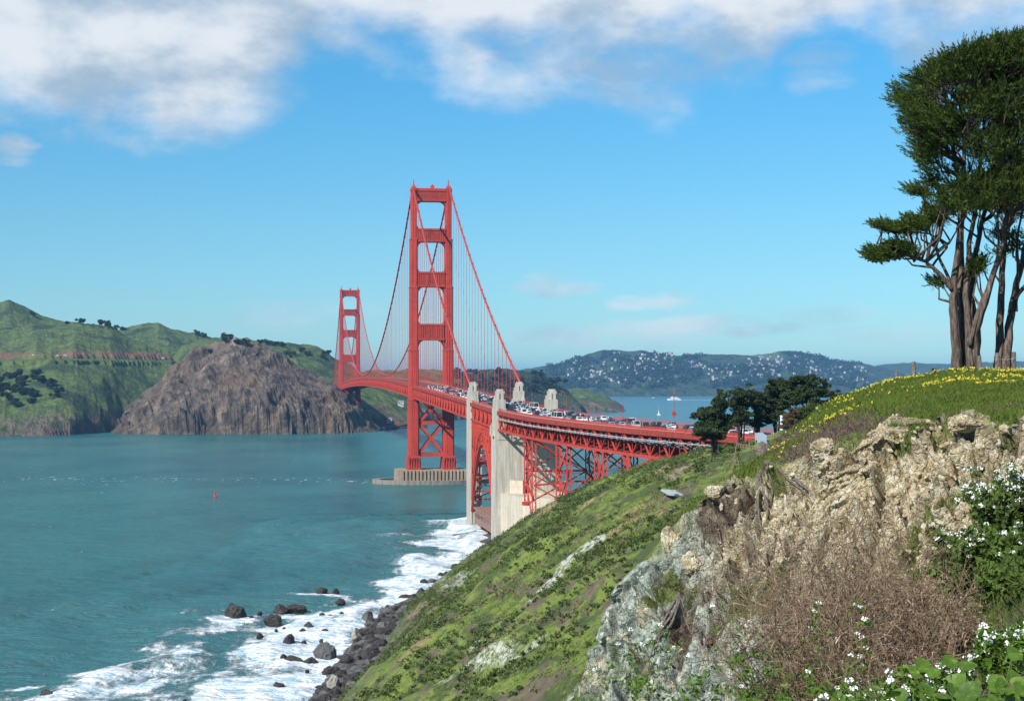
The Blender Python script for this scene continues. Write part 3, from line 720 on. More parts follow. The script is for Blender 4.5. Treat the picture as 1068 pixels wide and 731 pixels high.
_cs = np.arange(S_CURVE, 1000, 1.0); _th = math.atan2(-U.x, U.y) + np.interp(_cs, [440, 700], [0, R(10.0)])
_cx = np.concatenate([[0], np.cumsum(np.sin(_th))[:-1]]); _cy = np.concatenate([[0], np.cumsum(-np.cos(_th))[:-1]])
def B(s, l, z):
    if s <= S_CURVE: return TS - U * s + EAST * l + Vector((0, 0, z))
    p = TS - U * S_CURVE; th = float(np.interp(s, _cs, _th))
    return Vector((p.x + float(np.interp(s, _cs, _cx)) + l * math.cos(th), p.y + float(np.interp(s, _cs, _cy)) + l * math.sin(th), z))
def s_at(px, l=-13.2):
    ss = np.arange(441, 800, .5); v = [abs((B(s, l, 0).x / B(s, l, 0).y) * FPX + 534 - px) for s in ss]; return float(ss[int(np.argmin(v))])
AX = (EAST, U, Vector((0, 0, 1)))
bridge = empty('suspension_bridge', TS)
tag(bridge, 'long orange red suspension bridge with two tall towers crossing the strait', 'bridge')
def bd(mb, name, mats, parent=None, **k): return mb.build(name, mats, parent or bridge, off=TS if parent is None or parent is bridge else TS, **k)

# ---- towers (built in tower coordinates: x east, y north, z up)
def build_tower(parent, loc):
    LX = 13.1
    t = MB()    # saddle houses and masts
    for sx in (-1, 1):
        t.box((sx * LX, 0, 221.2), (1.9, 4.0, 1.2), top=0.85); t.box((sx * LX, 0, 223), (1.0, 2.6, .9), top=0.7)
        t.tube([(sx * LX, 0, 223.5), (sx * LX, 0, 227.6)], [0.5, 0.35], 5)
        for sy in (-1, 1): t.box((sx * LX, sy * 4.4, 220.4), (2.4, 0.3, 0.5))
    # walkway and small cabin on the topmost strut
    t.box((0, 0, 220.6), (11.5, 2.6, 0.35)); t.box((1, 0, 222.1), (1.4, 1.4, 1.2)); t.tube([(1, 0, 223), (1, 0, 224.4)], 0.5, 5)
    tw = t.build('tower', orange, parent, loc=loc)
    # each leg: stacked, stepped cellular shafts
    lv = [(10.5, 63, 4.1, 7.0), (63, 100, 3.6, 6.4), (100, 147, 3.2, 5.8), (147, 183, 2.85, 5.2), (183, 220.2, 2.3, 4.4)]
    for sx in (-1, 1):
        lg = MB()
        for z0, z1, hx, hy in lv:
            zc, hz = (z0 + z1) / 2, (z1 - z0) / 2
            lg.box((sx * LX, 0, zc), (hx * 0.74, hy, hz)); lg.box((sx * LX, 0, zc - 0.01), (hx, hy * 0.66, hz - 0.02))
            lg.box((sx * LX, 0, zc - 0.02), (hx * 0.88, hy * 0.86, hz - 0.05))
            # fluting ribs on the faces looking along the bridge
            for sy in (-1, 1):
                for rx in (-0.42, 0, 0.42): lg.box((sx * LX + rx * hx, sy * (hy + 0.12), zc), (0.16, 0.13, hz - 1.0))
            # collar under each step
            lg.box((sx * LX, 0, z1 - 0.9), (hx * 0.80, hy + 0.28, 0.45)); lg.box((sx * LX, 0, z1 - 0.9), (hx + 0.22, hy * 0.70, 0.45))
        lg.build('tower_leg', orange, tw)
        pd = MB(); pd.box((sx * LX, 0, 15.3), (5.4, 8.6, 5.3), top=0.86, topy=0.88)
        for k in (-2, -1, 0, 1, 2): pd.box((sx * LX + k * 1.9, -8.4, 14.8), (0.35, 0.5, 4.6))
        pd.build('leg_pedestal', orange_dk, tw)
    for z0, z1, hx, hy in ((211, 220.0, 11.2, 3.6), (180.5, 190.5, 10.8, 4.1), (146.7, 158, 10.2, 4.7), (106.7, 119, 9.8, 5.2)):
        sb = MB(); zc, hz = (z0 + z1) / 2, (z1 - z0) / 2
        sb.box((0, 0, zc), (hx, hy, hz), m=0)
        for sy in (-1, 1):
            sb.box((0, sy * (hy + .25), z1 - 0.7), (hx, 0.3, 0.7)); sb.box((0, sy * (hy + .25), z0 + 0.7), (hx, 0.3, 0.7))
            nrb = 15
            for k in range(nrb): sb.box((-hx + (k + 0.5) * 2 * hx / nrb, sy * (hy + 0.16), zc), (0.22, 0.2, hz - 1.4))
        # arched haunches at the corners below (and small ones above)
        for sx in (-1, 1):
            for (zb, dz, r) in ((z0, -1, 5.2), (z1, 1, 2.2)):
                if z1 > 219 and dz > 0: continue
                n = 6; xo = sx * hx; pr = []
                pts_ = [(xo, zb), (xo - sx * r, zb)] + [(xo - sx * r * (1 - math.sin(a)), zb + dz * r * 1.25 * (1 - math.cos(a))) for a in np.linspace(0, math.pi / 2, n)][1:]
                # polygon: corner, along the strut, curve down the leg
                V_ = [(x, -hy * .8, z) for x, z in pts_] + [(x, hy * .8, z) for x, z in pts_]
                k_ = len(pts_)
                sb.add(V_, [tuple(range(k_)), tuple(range(2 * k_ - 1, k_ - 1, -1))] + [(i, i + k_, (i + 1) % k_ + k_, (i + 1) % k_) for i in range(k_)])
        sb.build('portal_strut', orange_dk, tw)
    # cross bracing below the deck
    for z0, z1 in ((45, 66), (21.5, 45)):
        for s_ in (-1, 1):
            bb = MB()
            for sy in (-4.2, 4.2): bb.beam((-9.4 * s_, sy, z0), (9.4 * s_, sy, z1), 1.9, 1.9, up=Vector((0, 1, 0)))
            for k in range(9):
                f = (k + .5) / 9; x = -9.4 * s_ + 18.8 * s_ * f; z = z0 + (z1 - z0) * f
                bb.beam((x, -4.2, z), (x, 4.2, z), .5, .5)
            bb.build('cross_brace', orange, tw)
    for z in (45, 21.0, 66.5):
        bb = MB(); bb.box((0, 0, z), (9.6, 5.0, 1.35)); bb.build('cross_strut', orange, tw)
    return tw
tw_s = build_tower(bridge, (0, 0, 0)); tw_s.rotation_euler = (0, 0, math.atan2(-U.x, U.y))
tw_n = copy_tree(tw_s, bridge); tw_n.location = U * 1280

# ---- piers
pm = MB()
pm.box(B(0, 0, 2.5), (27, 14, 7.8), AX, top=0.97)
for k in range(17): pm.box(B(14.0, -22 + k * 2.75, 4), (0.5, 0.7, 6.0), AX)
bd(pm, 'tower_pier', concrete_old)
fender_m = concrete_mat('wet_fender_concrete', (0.13, 0.115, 0.095), (0.27, 0.24, 0.20), (0.10, 0.085, 0.06))
pm = MB()
n = 40; 
for rr0, rr1, z0, z1 in ((1.0, 1.0, -6, 3.0),):
    ou = [B(25.5 * math.sin(t), 44 * math.cos(t), 0) for t in (2 * math.pi * k / n for k in range(n))]
    inn = [B(20.5 * math.sin(t), 38.5 * math.cos(t), 0) for t in (2 * math.pi * k / n for k in range(n))]
    V_ = [p + Vector((0, 0, z0)) for p in ou] + [p + Vector((0, 0, z1)) for p in ou] + [p + Vector((0, 0, z1)) for p in inn] + [p + Vector((0, 0, z0)) for p in inn]
    F_ = []
    for i in range(n):
        j = (i + 1) % n
        F_ += [(i, j, n + j, n + i), (n + i, n + j, 2 * n + j, 2 * n + i), (2 * n + i, 2 * n + j, 3 * n + j, 3 * n + i)]
    pm.add(V_, F_)
bd(pm, 'pier_fender', fender_m)
pm = MB(); pm.box(B(-1280, 0, 2.5), (27, 14, 7.8), AX, top=0.97); pm.box(B(-1272, 0, -.5), (32, 22, 3), AX, top=.96)
bd(pm, 'tower_pier', concrete_old)

# ---- deck, floor beams, kerbs, railings
SS = np.concatenate([np.arange(-1620, 0, 15.24), np.arange(0, 860, 7.62)])
def strip(l0, l1, zt, zb, m=0, mb=None, S=SS):
    mb = mb or MB(); V_ = []; F_ = []
    for s in S:
        z = zr_n(s); V_ += [B(s, l0, z + zb), B(s, l1, z + zb), B(s, l1, z + zt), B(s, l0, z + zt)]
    for i in range(len(S) - 1):
        a = i * 4; b = a + 4
        for j in range(4): F_.append((a + j, a + (j + 1) % 4, b + (j + 1) % 4, b + j))
    F_ += [(3, 2, 1, 0), tuple(4 * (len(S) - 1) + j for j in range(4))]
    mb.add(V_, F_, m); return mb
wk = MB()
for sg in (-1, 1): strip(min(sg * 9.3, sg * 13.4), max(sg * 9.3, sg * 13.4), 0.25, -0.5, mb=wk)
bd(wk, 'sidewalk', simple('sidewalk_concrete', (0.34, 0.31, 0.28), var=0.2))
ln = strip(-9.3, 9.3, 0.0, -0.5)
for l_ in (-6.2, -3.1, 0, 3.1, 6.2):
    for s in np.arange(0, 780, 12.0):
        V_ = [B(s, l_ - .08, zr_n(s) + .012), B(s, l_ + .08, zr_n(s) + .012), B(s + 4, l_ + .08, zr_n(s + 4) + .012), B(s + 4, l_ - .08, zr_n(s + 4) + .012)]
        ln.add(V_, [(0, 1, 2, 3)], 1)
bd(ln, 'roadway', [asphalt, simple('road_paint', (0.7, 0.7, 0.62), var=0.1)])
for sg in (-1, 1):
    rl = MB()
    strip(sg * 13.45 - .09, sg * 13.45 + .09, 1.55, 1.35, mb=rl); strip(sg * 13.45 - .05, sg * 13.45 + .05, 0.9, 0.8, mb=rl); strip(sg * 13.45 - .09, sg * 13.45 + .09, .45, .25, mb=rl)
    for s in np.arange(-10, 800, 1.0 if sg < 0 else 1.6): rl.beam(B(s, sg * 13.45, zr_n(s) + .25), B(s, sg * 13.45, zr_n(s) + 1.45), .07, .07)
    for s in np.arange(-1400, -10, 3.8): rl.beam(B(s, sg * 13.45, zr_n(s) + .25), B(s, sg * 13.45, zr_n(s) + 1.45), .3, .3)
    bd(rl, 'railing', orange)
    rl = MB(); strip(sg * 9.35 - .12, sg * 9.35 + .12, 0.85, 0.5, mb=rl); strip(sg * 9.35 - .12, sg * 9.35 + .12, .4, .25, mb=rl)
    for s in np.arange(0, 800, 3.8): rl.beam(B(s, sg * 9.35, zr_n(s)), B(s, sg * 9.35, zr_n(s) + .6), .2, .2)
    bd(rl, 'barrier', orange)
# ---- stiffening truss, one mesh per side
fb = MB()
fascia_m = simple('weathered_orange_and_shade', (0.27, 0.045, 0.030), rough=0.7, var=0.4, scale=0.9)
for sg in (-1, 1):
    tr = MB(); l = sg * 13.7
    for zt, zb, w_ in ((-0.3, -1.5, .5), (-7.7, -8.7, .5)): strip(l - w_, l + w_, zt, zb, mb=tr)
    pan = 7.62; up = True
    for s in np.arange(-1620, 760, pan):
        near = s > -60
        za, zb = zr_n(s), zr_n(s + pan)
        w_ = (.55 if s < 440 else .42) if near else .8
        if s < 440: tr.beam(B(s, l, za - 8.2), B(s, l, za - 1), w_, w_)
        else: tr.beam(B(s, l, za - 8.2), B(s, l, za - 1), .22, .22)
        if s > 440 and int(round(s / pan)) % 2 == 0: pass
        if up: tr.beam(B(s, l, za - 8.2), B(s + pan, l, zb - 1), w_ * 1.1, w_)
        else: tr.beam(B(s, l, za - 1), B(s + pan, l, zb - 8.2), w_ * 1.1, w_)
        up = not up
    bd(tr, 'stiffening_truss', orange)
    fs = MB(); strip(sg * 14.3 - .12, sg * 14.3 + .12, 0.45, -1.3, mb=fs)
    for s in np.arange(-30, 800, 3.8): fs.beam(B(s, sg * 14.5, zr_n(s) - 1.3), B(s, sg * 14.5, zr_n(s) + .45), .2, .2)
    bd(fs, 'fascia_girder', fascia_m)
for s in np.arange(-1620, 770, 7.62):
    z = zr_n(s); fb.beam(B(s, -13.7, z - 1.5), B(s, 13.7, z - 1.5), .5, 1.9)
    if s > -80:
        fb.beam(B(s, -13.7, z - 8.2), B(s, 13.7, z - 8.2), .5, .5)
        fb.beam(B(s, -13.7, z - 8.2), B(s, 0, z - 2), .35, .35); fb.beam(B(s, 13.7, z - 8.2), B(s, 0, z - 2), .35, .35)
        fb.beam(B(s, -13.7, z - 8.2), B(s + 7.62, 13.7, z - 8.2), .35, .35)
bd(fb, 'floor_beams', fascia_m)  # darker fascia colour on the beams paints in the shade inside the truss
pp = MB(); strip(-15.5, -15.3, -2.5, -2.7, mb=pp, S=np.arange(455, 800, 7.62)); strip(-15.4, -14.4, -3.1, -3.2, mb=pp, S=np.arange(455, 690, 7.62))
for s in np.arange(455, 790, 7.62): pp.beam(B(s, -13.9, zroad(s) - 3.0), B(s, -15.8, zroad(s) - 3.0), .25, .25)
bd(pp, 'service_pipe', greysteel)

# ---- main cables and suspenders
def zcable(s):
    if -1280 <= s <= 0: return 83.5 + (222.5 - 83.5) * ((s + 640) / 640) ** 2
    if s > 0:
        t = s / 343; return 222.5 * (1 - t) + 74.0 * t - 4 * 9.5 * t * (1 - t)
    t = (-1280 - s) / 343; return 222.5 * (1 - t) + 74 * t - 4 * 9.5 * t * (1 - t)
for sg in (-1, 1):
    c_ = MB(); l = sg * 13.7
    c_.tube([B(s, l, zcable(s)) for s in np.concatenate([np.arange(-1623, -1280, 14), np.arange(-1280, 0, 16), np.arange(0, 344, 7)])], 0.62, 8)
    for s in np.concatenate([np.arange(-1250, -10, 15.24), np.arange(15.24, 335, 15.24)]):   # cable bands
        c_.tube([B(s - .8, l, zcable(s - .8)), B(s + .8, l, zcable(s + .8))], 0.85, 6)
    o = bd(c_, 'main_cable', orange, smooth=True)
    hr = MB()
    for off in (-.55, .55): hr.tube([B(s, l + off, zcable(s) + 1.5) for s in np.arange(2, 343, 8)], 0.06, 4)
    bd(hr, 'cable_handrail', orange)
rest = MB(); cnt = 0
for s in list(np.arange(15.24, 335, 15.24)) + list(np.arange(-15.24, -1275, -15.24)) + list(np.arange(-1296, -1610, -15.24)):
    for sg in (-1, 1):
        l = sg * 13.7; z0, z1 = zr_n(s) - .5, zcable(s)
        if z1 - z0 < 1: continue
        mb = MB() if cnt < 100 else rest
        r_ = 0.085 if s > -200 else 0.12
        for ds in (-.35, .35): mb.tube([B(s + ds, l, z0), B(s + ds, l, z1)], r_, 4)
        if cnt < 100: bd(mb, 'suspender_rope', orange)
        cnt += 1
tag(bd(rest, 'suspender_ropes', orange), kind='stuff')

# ---- pylons S1, S2 with stepped heads, side walls, anchorage
def pylon(s, lw, zt):
    mb = MB()
    # shaft from the ground to above the roadway, stepped art deco head
    mb.box(B(s, lw, (zt - 8) / 2), (2.35, 7.0, (zt - 8) / 2 + 0), AX)
    if s > 400: mb.box(B(s + .3, lw, (zt - 15) / 2), (2.75, 7.1, (zt - 15) / 2), AX)
    mb.box(B(s, lw, zt - 6), (2.1, 6.2, 2.2), AX); mb.box(B(s + 2.2, lw, zt - 2.9), (1.8, 3.2, 3.0), AX); mb.box(B(s + 2.2, lw, zt + 0.4), (1.3, 2.4, .6), AX)
    mb.box(B(s - 3.6, lw, zt - 4.6), (1.7, 2.2, 2.6), AX)
    for k in (-1, 0, 1): mb.box(B(s + 7.15, lw + k * 1.35, (zt - 9) / 2), (.28, .2, (zt - 12) / 2), AX)
    for sg in (-1, 1): mb.box(B(s + 5.6, lw + sg * 1.0, zt - 3.4), (.3, .3, 2.6), AX)
    bd(mb, 'pylon_shaft', concrete)
for s, zt in ((343, 74.4), (440, 71.0)):
    for lw in (-12.3, 12.3): pylon(s, lw, zt)
    mb = MB()
    for sg in (-1, 1):
        w0 = 12.4 if s > 400 else 5.0
        zc_ = zroad(s) - 11 if s > 400 else zroad(s) - 10
        mb.box(B(s + (1.2 if s > 400 else 0), sg * (13.2 - w0 / 2), zc_ / 2), (w0 / 2, 6.2, zc_ / 2), AX)
    mb.box(B(s, 0, zroad(s) - 12.2), (13.0, 5.4, 1.8), AX)
    bd(mb, 'pylon_wall', concrete)
mb = MB()
mb.box(B(441.5, -15.6, zroad(440) - 9.0), (1.0, 2.2, 2.4), AX); mb.box(B(444, -12.0, zroad(440) - 9.4), (2.2, 3.6, 3.6), AX)
bd(mb, 'pylon_bracket', concrete)
mb = MB()   # anchorage block at the foot of the cliff pylon
mb.prism([(-8.5, 714), (3.9, 684), (29.7, 664), (46, 640), (60, 700), (20, 728), (-6, 730)][::1], -3, 24.2)
mb.box((12, 700, 24.7), (3, 5, .5)); mb.box((22, 690, 25.0), (2.0, 3, .8)); mb.box((2, 705, 27.1), (4, .5, 3.0), (Vector((.8, -.6, 0)), Vector((.6, .8, 0)), Vector((0, 0, 1))))
bd(mb, 'anchorage_block', concrete_anch)

# ---- steel arch between the pylons
def arch_z(s, off=0): t = (s - 391.5) / 41.5; return 8 + 37 * (1 - abs(t) ** 2.0) + off
for sg in (-1, 1):
    mb = MB(); l = sg * 13.4; N = 14
    st_ = np.linspace(350, 433, N)
    for off, wd in ((0, 1.3), (6.0, 1.1)):
        for a, b in zip(st_[:-1], st_[1:]): mb.beam(B(a, l, arch_z(a, off)), B(b, l, arch_z(b, off)), wd, wd)
    for i, (a, b) in enumerate(zip(st_[:-1], st_[1:])):
        mb.beam(B(a, l, arch_z(a)), B(b, l, arch_z(b, 6)), .6, .6); mb.beam(B(a, l, arch_z(a, 6)), B(b, l, arch_z(b)), .6, .6)
        mb.beam(B(b, l, arch_z(b)), B(b, l, arch_z(b, 6)), .6, .6)
    zt = zroad(390) - 8.5
    for a in st_: mb.beam(B(a, l, arch_z(a, 6)), B(a, l, zt), .85, .85)
    for a, b in zip(st_[:-1], st_[1:]):
        za, zb = arch_z(a, 6), arch_z(b, 6)
        lv_ = int(max(1, (zt - max(za, zb)) // 9))
        for k in range(lv_):
            f0, f1_ = k / lv_, (k + 1) / lv_
            mb.beam(B(a, l, za + (zt - za) * f0), B(b, l, zb + (zt - zb) * f1_), .42, .42)
            mb.beam(B(a, l, za + (zt - za) * f1_), B(b, l, zb + (zt - zb) * f0), .42, .42)
            mb.beam(B(a, l, za + (zt - za) * f1_), B(b, l, zb + (zt - zb) * f1_), .5, .5)
    bd(mb, 'arch_rib', orange)
mb = MB()
for a in np.linspace(350, 433, 14):
    mb.beam(B(a, -13.4, arch_z(a)), B(a, 13.4, arch_z(a)), .8, .8); mb.beam(B(a, -13.4, arch_z(a, 6)), B(a, 13.4, arch_z(a, 6)), .6, .6)
    z0, z1 = arch_z(a, 6), zroad(390) - 8.5
    k_ = int(max(1, (z1 - z0) // 10))
    for k in range(k_):
        za, zb = z0 + (z1 - z0) * k / k_, z0 + (z1 - z0) * (k + 1) / k_
        mb.beam(B(a, -13.4, za), B(a, 13.4, zb), .5, .5); mb.beam(B(a, 13.4, za), B(a, -13.4, zb), .5, .5); mb.beam(B(a, -13.4, zb), B(a, 13.4, zb), .6, .6)
bd(mb, 'arch_bracing', orange)

# ---- viaduct trestles on the hillside
def leg_foot(s, l):
    p = B(s, l, 0); z = ground(p.x, p.y)
    return max(z - .4, 24.1 if p.y > 640 else 2.0)
bents = [(s_at(549), s_at(557)), (s_at(582), s_at(593)), (s_at(622), s_at(631))]
for s0, s1 in bents:
    mb = MB()
    for l in (-13.2, 13.2):
        for s in (s0, s1):
            zt = zroad(s) - 8.6; zb = leg_foot(s, l)
            for dl in (-.75, .75): mb.beam(B(s, l + dl, zb), B(s, l + dl, zt), .55, .55)
            k_ = max(2, int((zt - zb) / 2.6))
            for k in range(k_):
                f = k / k_; g_ = (k + 1) / k_; sn = 1 if k % 2 else -1
                mb.beam(B(s, l - .75 * sn, zb + (zt - zb) * f), B(s, l + .75 * sn, zb + (zt - zb) * g_), .22, .22)
            mb.box(B(s, l, zb + .4), (1.6, 1.6, .7), AX)
        za, zb2 = leg_foot(s0, l), leg_foot(s1, l); zt = zroad(s0) - 8.6
        k_ = max(1, int((zt - max(za, zb2)) / 9))
        for k in range(k_):
            f, g_ = k / k_, (k + 1) / k_
            for a, b in ((f, g_), (g_, f)): mb.beam(B(s0, l, za + (zt - za) * a), B(s1, l, zb2 + (zt - zb2) * b), .45, .45)
            mb.beam(B(s0, l, za + (zt - za) * g_), B(s1, l, zb2 + (zt - zb2) * g_), .6, .6)
    for s in (s0, s1):
        za, zb2 = leg_foot(s, -13.2), leg_foot(s, 13.2); zt = zroad(s) - 8.6; k_ = max(1, int((zt - min(za, zb2)) / 13))
        for k in range(k_):
            f, g_ = k / k_, (k + 1) / k_
            for a, b in ((f, g_), (g_, f)): mb.beam(B(s, -13.2, za + (zt - za) * a), B(s, 13.2, zb2 + (zt - zb2) * b), .5, .5)
            mb.beam(B(s, -13.2, za + (zt - za) * g_), B(s, 13.2, zb2 + (zt - zb2) * g_), .7, .7)
    bd(mb, 'trestle_tower', orange)
SB = s_at(657)
for l in (-13.7, 13.7):   # bearing frames where the truss meets the slope
    mb = MB()
    za = zroad(SB) - 8.6; g0 = ground(*B(SB, l, 0).xy) - .5
    mb.beam(B(SB, l, min(g0, za - 5)), B(SB, l, za), 1.0, 1.0); mb.beam(B((SB + 6), l, g0), B((SB - 6), l, za), .9, .9)
    mb.box(B(SB, l, zroad(SB) - 14.3), (1.2, 1.4, 1.5), AX); mb.beam(B(SB, l, zroad(SB) - 14.2), B((SB + 20), l, zroad((SB + 20)) - 13.6), 1, 1)
    mb.beam(B((SB + 20), l, zroad((SB + 20)) - 13.6), B((SB + 20), l, zroad((SB + 20)) - 8), 1, 1); mb.beam(B(SB, l, zroad(SB) - 14), B((SB + 20), l, zroad((SB + 20)) - 8.6), .7, .7)
    bd(mb, 'bearing_frame', orange)

# ---- lamp standards along the deck: parts of the bridge
def lamp(s, sg):
    mb = MB(); z = zr_n(s); l = sg * 12.9
    mb.tube([B(s, l, z), B(s, l, z + 7.6), B(s, l - sg * .8, z + 8.9), B(s, l - sg * 2.3, z + 9.3)], [.11, .08, .06, .05], 5)
    mb.box(B(s, l - sg * 2.6, z + 9.1), (.45, .2, .12), AX)
    bd(mb, 'lamp_standard', orange_dk)
for s in (60, 106, 152, 198, 244, 290, 382, 474, 566): lamp(s, 1); lamp(s + 8, -1) if s < 300 else None
# overhead signal mast beside the approach
mb = MB()
p = at(703, 440, 470); mb.tube([(p.x, p.y, 62), (p.x, p.y, 74)], [.12, .09], 6); mb.box((p.x, p.y, 65.6), (.4, .4, .8))
for sx in (-.9, .9): mb.box((p.x + sx * .5, p.y, 65.4), (.15, .2, .4))
tag(mb.build('signal_mast', orange_dk, loc=None), 'thin red mast with boxes at its foot, rising beside the near bridge deck', 'mast')

# ---- brick fort beneath the arch
ft = empty('brick_fort', B(392, 14, 4))
tag(ft, 'low brick fort with rows of arched openings tucked under the bridge arch', 'fort')
mb = MB(); FO = B(392, 14, 4)
mb.box(B(392, 14, 6.5), (27, 34, 3.5), AX); mb.box(B(392, 14, 10.3), (27.6, 34.6, .5), AX)
mb.build('wall', brick, ft, off=FO)
for r_ in (0,):
    for k in range(10):
        wn = MB(); wn.box(B(426.05, -9 + k * 5.0, 7 + r_ * 4), (.8, .12, 1.1), AX); wn.build('window', dark_glass, ft, off=FO)
    for k in range(12):
        wn = MB(); wn.box(B(362 + k * 5.3, -13.05, 7 + r_ * 4), (.12, .8, 1.1), AX); wn.build('window', dark_glass, ft, off=FO)
sw = MB()
P_ = [(shore_x(y) + 5.5, y) for y in range(742, 850, 6)]
for a, b in zip(P_[:-1], P_[1:]): sw.beam((a[0], a[1], 4.2), (b[0], b[1], 4.2), 1.6, 3.0)
tag(sw.build('sea_wall', concrete_old), 'low stone sea wall along the point below the bridge pylons', 'sea wall')

# ================================================================== TRAFFIC
def paint(name, c): return simple(name, c, rough=0.3, var=0.05, spec=0.6)
paints = [paint('white_paint', (.75, .75, .73)), paint('silver_paint', (.45, .46, .47)), paint('black_paint', (.02, .02, .022)), paint('dark_blue_paint', (.03, .06, .16)),
          paint('red_paint', (.45, .03, .02)), paint('grey_paint', (.16, .17, .18))]
rubber = simple('tyre_rubber', (.02, .02, .02), var=.2)
cn = ['white', 'silver', 'black', 'dark blue', 'red', 'dark grey']
def make_car(kind, pm_):
    root = empty({'sedan': 'car', 'van': 'van', 'bus': 'bus', 'suv': 'car'}[kind])
    L, W, H = {'sedan': (4.6, 1.8, 1.42), 'suv': (4.8, 1.95, 1.8), 'van': (5.6, 2.05, 2.4), 'bus': (12, 2.55, 3.2)}[kind]
    b = MB(); hl = L / 2; z0 = .28
    zb = {'sedan': .88, 'suv': 1.02, 'van': 1.15, 'bus': 1.3}[kind]
    x0, x1, t0, t1 = {'sedan': (-1.9, 1.1, -1.15, .35), 'suv': (-2.3, 1.2, -2.0, .55), 'van': (-2.72, 2.0, -2.6, 1.3), 'bus': (-5.95, 5.95, -5.85, 5.8)}[kind]
    b.box((0, 0, (z0 + zb) / 2), (W / 2, hl, (zb - z0) / 2), top=0.97)
    g = MB(); hw = W / 2 * .93
    V_ = [(-hw, x0, zb), (hw, x0, zb), (hw, x1, zb), (-hw, x1, zb), (-hw * .82, t0, H - .06), (hw * .82, t0, H - .06), (hw * .82, t1, H - .06), (-hw * .82, t1, H - .06)]
    g.add(V_, [(4, 5, 6, 7), (0, 1, 5, 4), (1, 2, 6, 5), (2, 3, 7, 6), (3, 0, 4, 7)])
    b.box((0, (t0 + t1) / 2, H - .03), (hw * .84, (t1 - t0) / 2 + .05, .05))
    for sx in (-1, 1):
        for f in (.0, .5, 1.0):
            ya, yb = x0 + (x1 - x0) * f, t0 + (t1 - t0) * f
            b.beam((sx * hw * 1.0, ya, zb), (sx * hw * .84, yb, H - .04), .09, .09)
    b.build('body', paints[pm_], root); g.build('windows', dark_glass, root)
    for sx in (-1, 1):
        for fy in (-.32, .31):
            w_ = MB(); w_.tube([(sx * (W / 2 - .24), L * fy, .33), (sx * (W / 2 + .01), L * fy, .33)], .33, 10); w_.build('wheel', rubber, root)
    return root
protos = {}
def put_car(kind, ci, s, l, north, label, group):
    key = (kind, ci)
    if key not in protos: protos[key] = make_car(kind, ci); o = protos[key]
    else: o = copy_tree(protos[key])
    p = B(s, l, zr_n(s)); o.location = p; o.rotation_euler = (0, 0, math.atan2(-U.x, U.y) + (0 if north else math.pi))
    nm = {'sedan': 'car', 'suv': 'tall estate car', 'van': 'van', 'bus': 'long coach'}[kind]
    tag(o, label or f'{cn[ci]} {nm} in the line of traffic on the bridge deck', {'sedan': 'car', 'suv': 'car', 'van': 'van', 'bus': 'bus'}[kind], group)
rr = random.Random(5)
for li, l in enumerate((-7.7, -4.6, -1.5, 1.5, 4.6, 7.7)):
    s = 20 + rr.random() * 15
    while s < 770:
        dens = 7.5 if s < 560 else 17
        kind = rr.choices(['sedan', 'suv', 'van', 'bus'], [6, 4, 1, .12])[0]; ci = rr.choices(range(6), [5, 4, 5, 1.2, .7, 4])[0]
        if kind == 'bus': ci = 0
        nm = {'sedan': 'car', 'suv': 'tall car', 'van': 'van', 'bus': 'coach'}[kind]
        side = 'lanes nearest the open sea' if l < 0 else 'lanes nearest the bay'
        put_car(kind, ci, s, l, l > 0, f'{cn[ci]} {nm} in the bridge traffic, {side}', f'{cn[ci]} {nm}s in the {side}')
        s += (12 if kind == 'bus' else 5) + dens * (.35 + 1.3 * rr.random())
# ================================================================== VEGETATION
def leaf_mat(name, a, b, c3=None, scale=0.6, trans=0.25, rough=0.8):
    m, nt = new_mat(name)
    n1 = nt.noise(nt.pos, scale, 4, 0.65); n2 = nt.noise(nt.pos, scale * 9, 2, 0.6)
    c = nt.mix(nt.rng(nt.math('ADD', nt.math('MULTIPLY', n1, 0.6), nt.math('MULTIPLY', n2, 0.4)), 0.36, 0.64), a, b)
    if c3: c = nt.mix(nt.rng(n2, 0.60, 0.70), c, c3)
    nt.set(nt.b, 'Base Color', c); nt.b.inputs['Roughness'].default_value = rough
    if trans:
        tr = nt.new('ShaderNodeBsdfTranslucent', {'Color': c}); mx = nt.new('ShaderNodeMixShader', {0: trans, 1: nt.b, 2: tr})
        nt.l.new(mx.outputs[0], nt.n['Material Output'].inputs[0])
    return m
def unit(v): return v / np.maximum(np.linalg.norm(v, axis=-1, keepdims=True), 1e-9)
def leaves(C, Rad, per, L, W, bias=None, bk=0.0, shell=0.0, g=None):
    """C (n,3) clump centres, Rad (n,3) radii -> pointed quads scattered in the clumps; bias (n,3) direction"""
    g = g or rng
    C = np.asarray(C, float); Rad = np.asarray(Rad, float); n = len(C)
    d = unit(g.normal(size=(n, per, 3))); r_ = g.random((n, per, 1)) ** (1 / 3.0); r_ = shell + (1 - shell) * r_
    p = C[:, None] + d * r_ * Rad[:, None]
    a = unit(g.normal(size=(n, per, 3)) + (0 if bias is None else bk * np.asarray(bias)[:, None]) + d * 0.8)
    b = unit(np.cross(a, g.normal(size=(n, per, 3))))
    l_ = L * (0.6 + 0.8 * g.random((n, per, 1))); w_ = W * (0.6 + 0.8 * g.random((n, per, 1)))
    p0 = p - a * l_ * .5; p2 = p + a * l_ * .5; p1 = p + b * w_ * .5; p3 = p - b * w_ * .5
    V_ = np.stack([p0, p1, p2, p3], 2).reshape(-1, 3)
    return V_, np.arange(len(V_)).reshape(-1, 4)
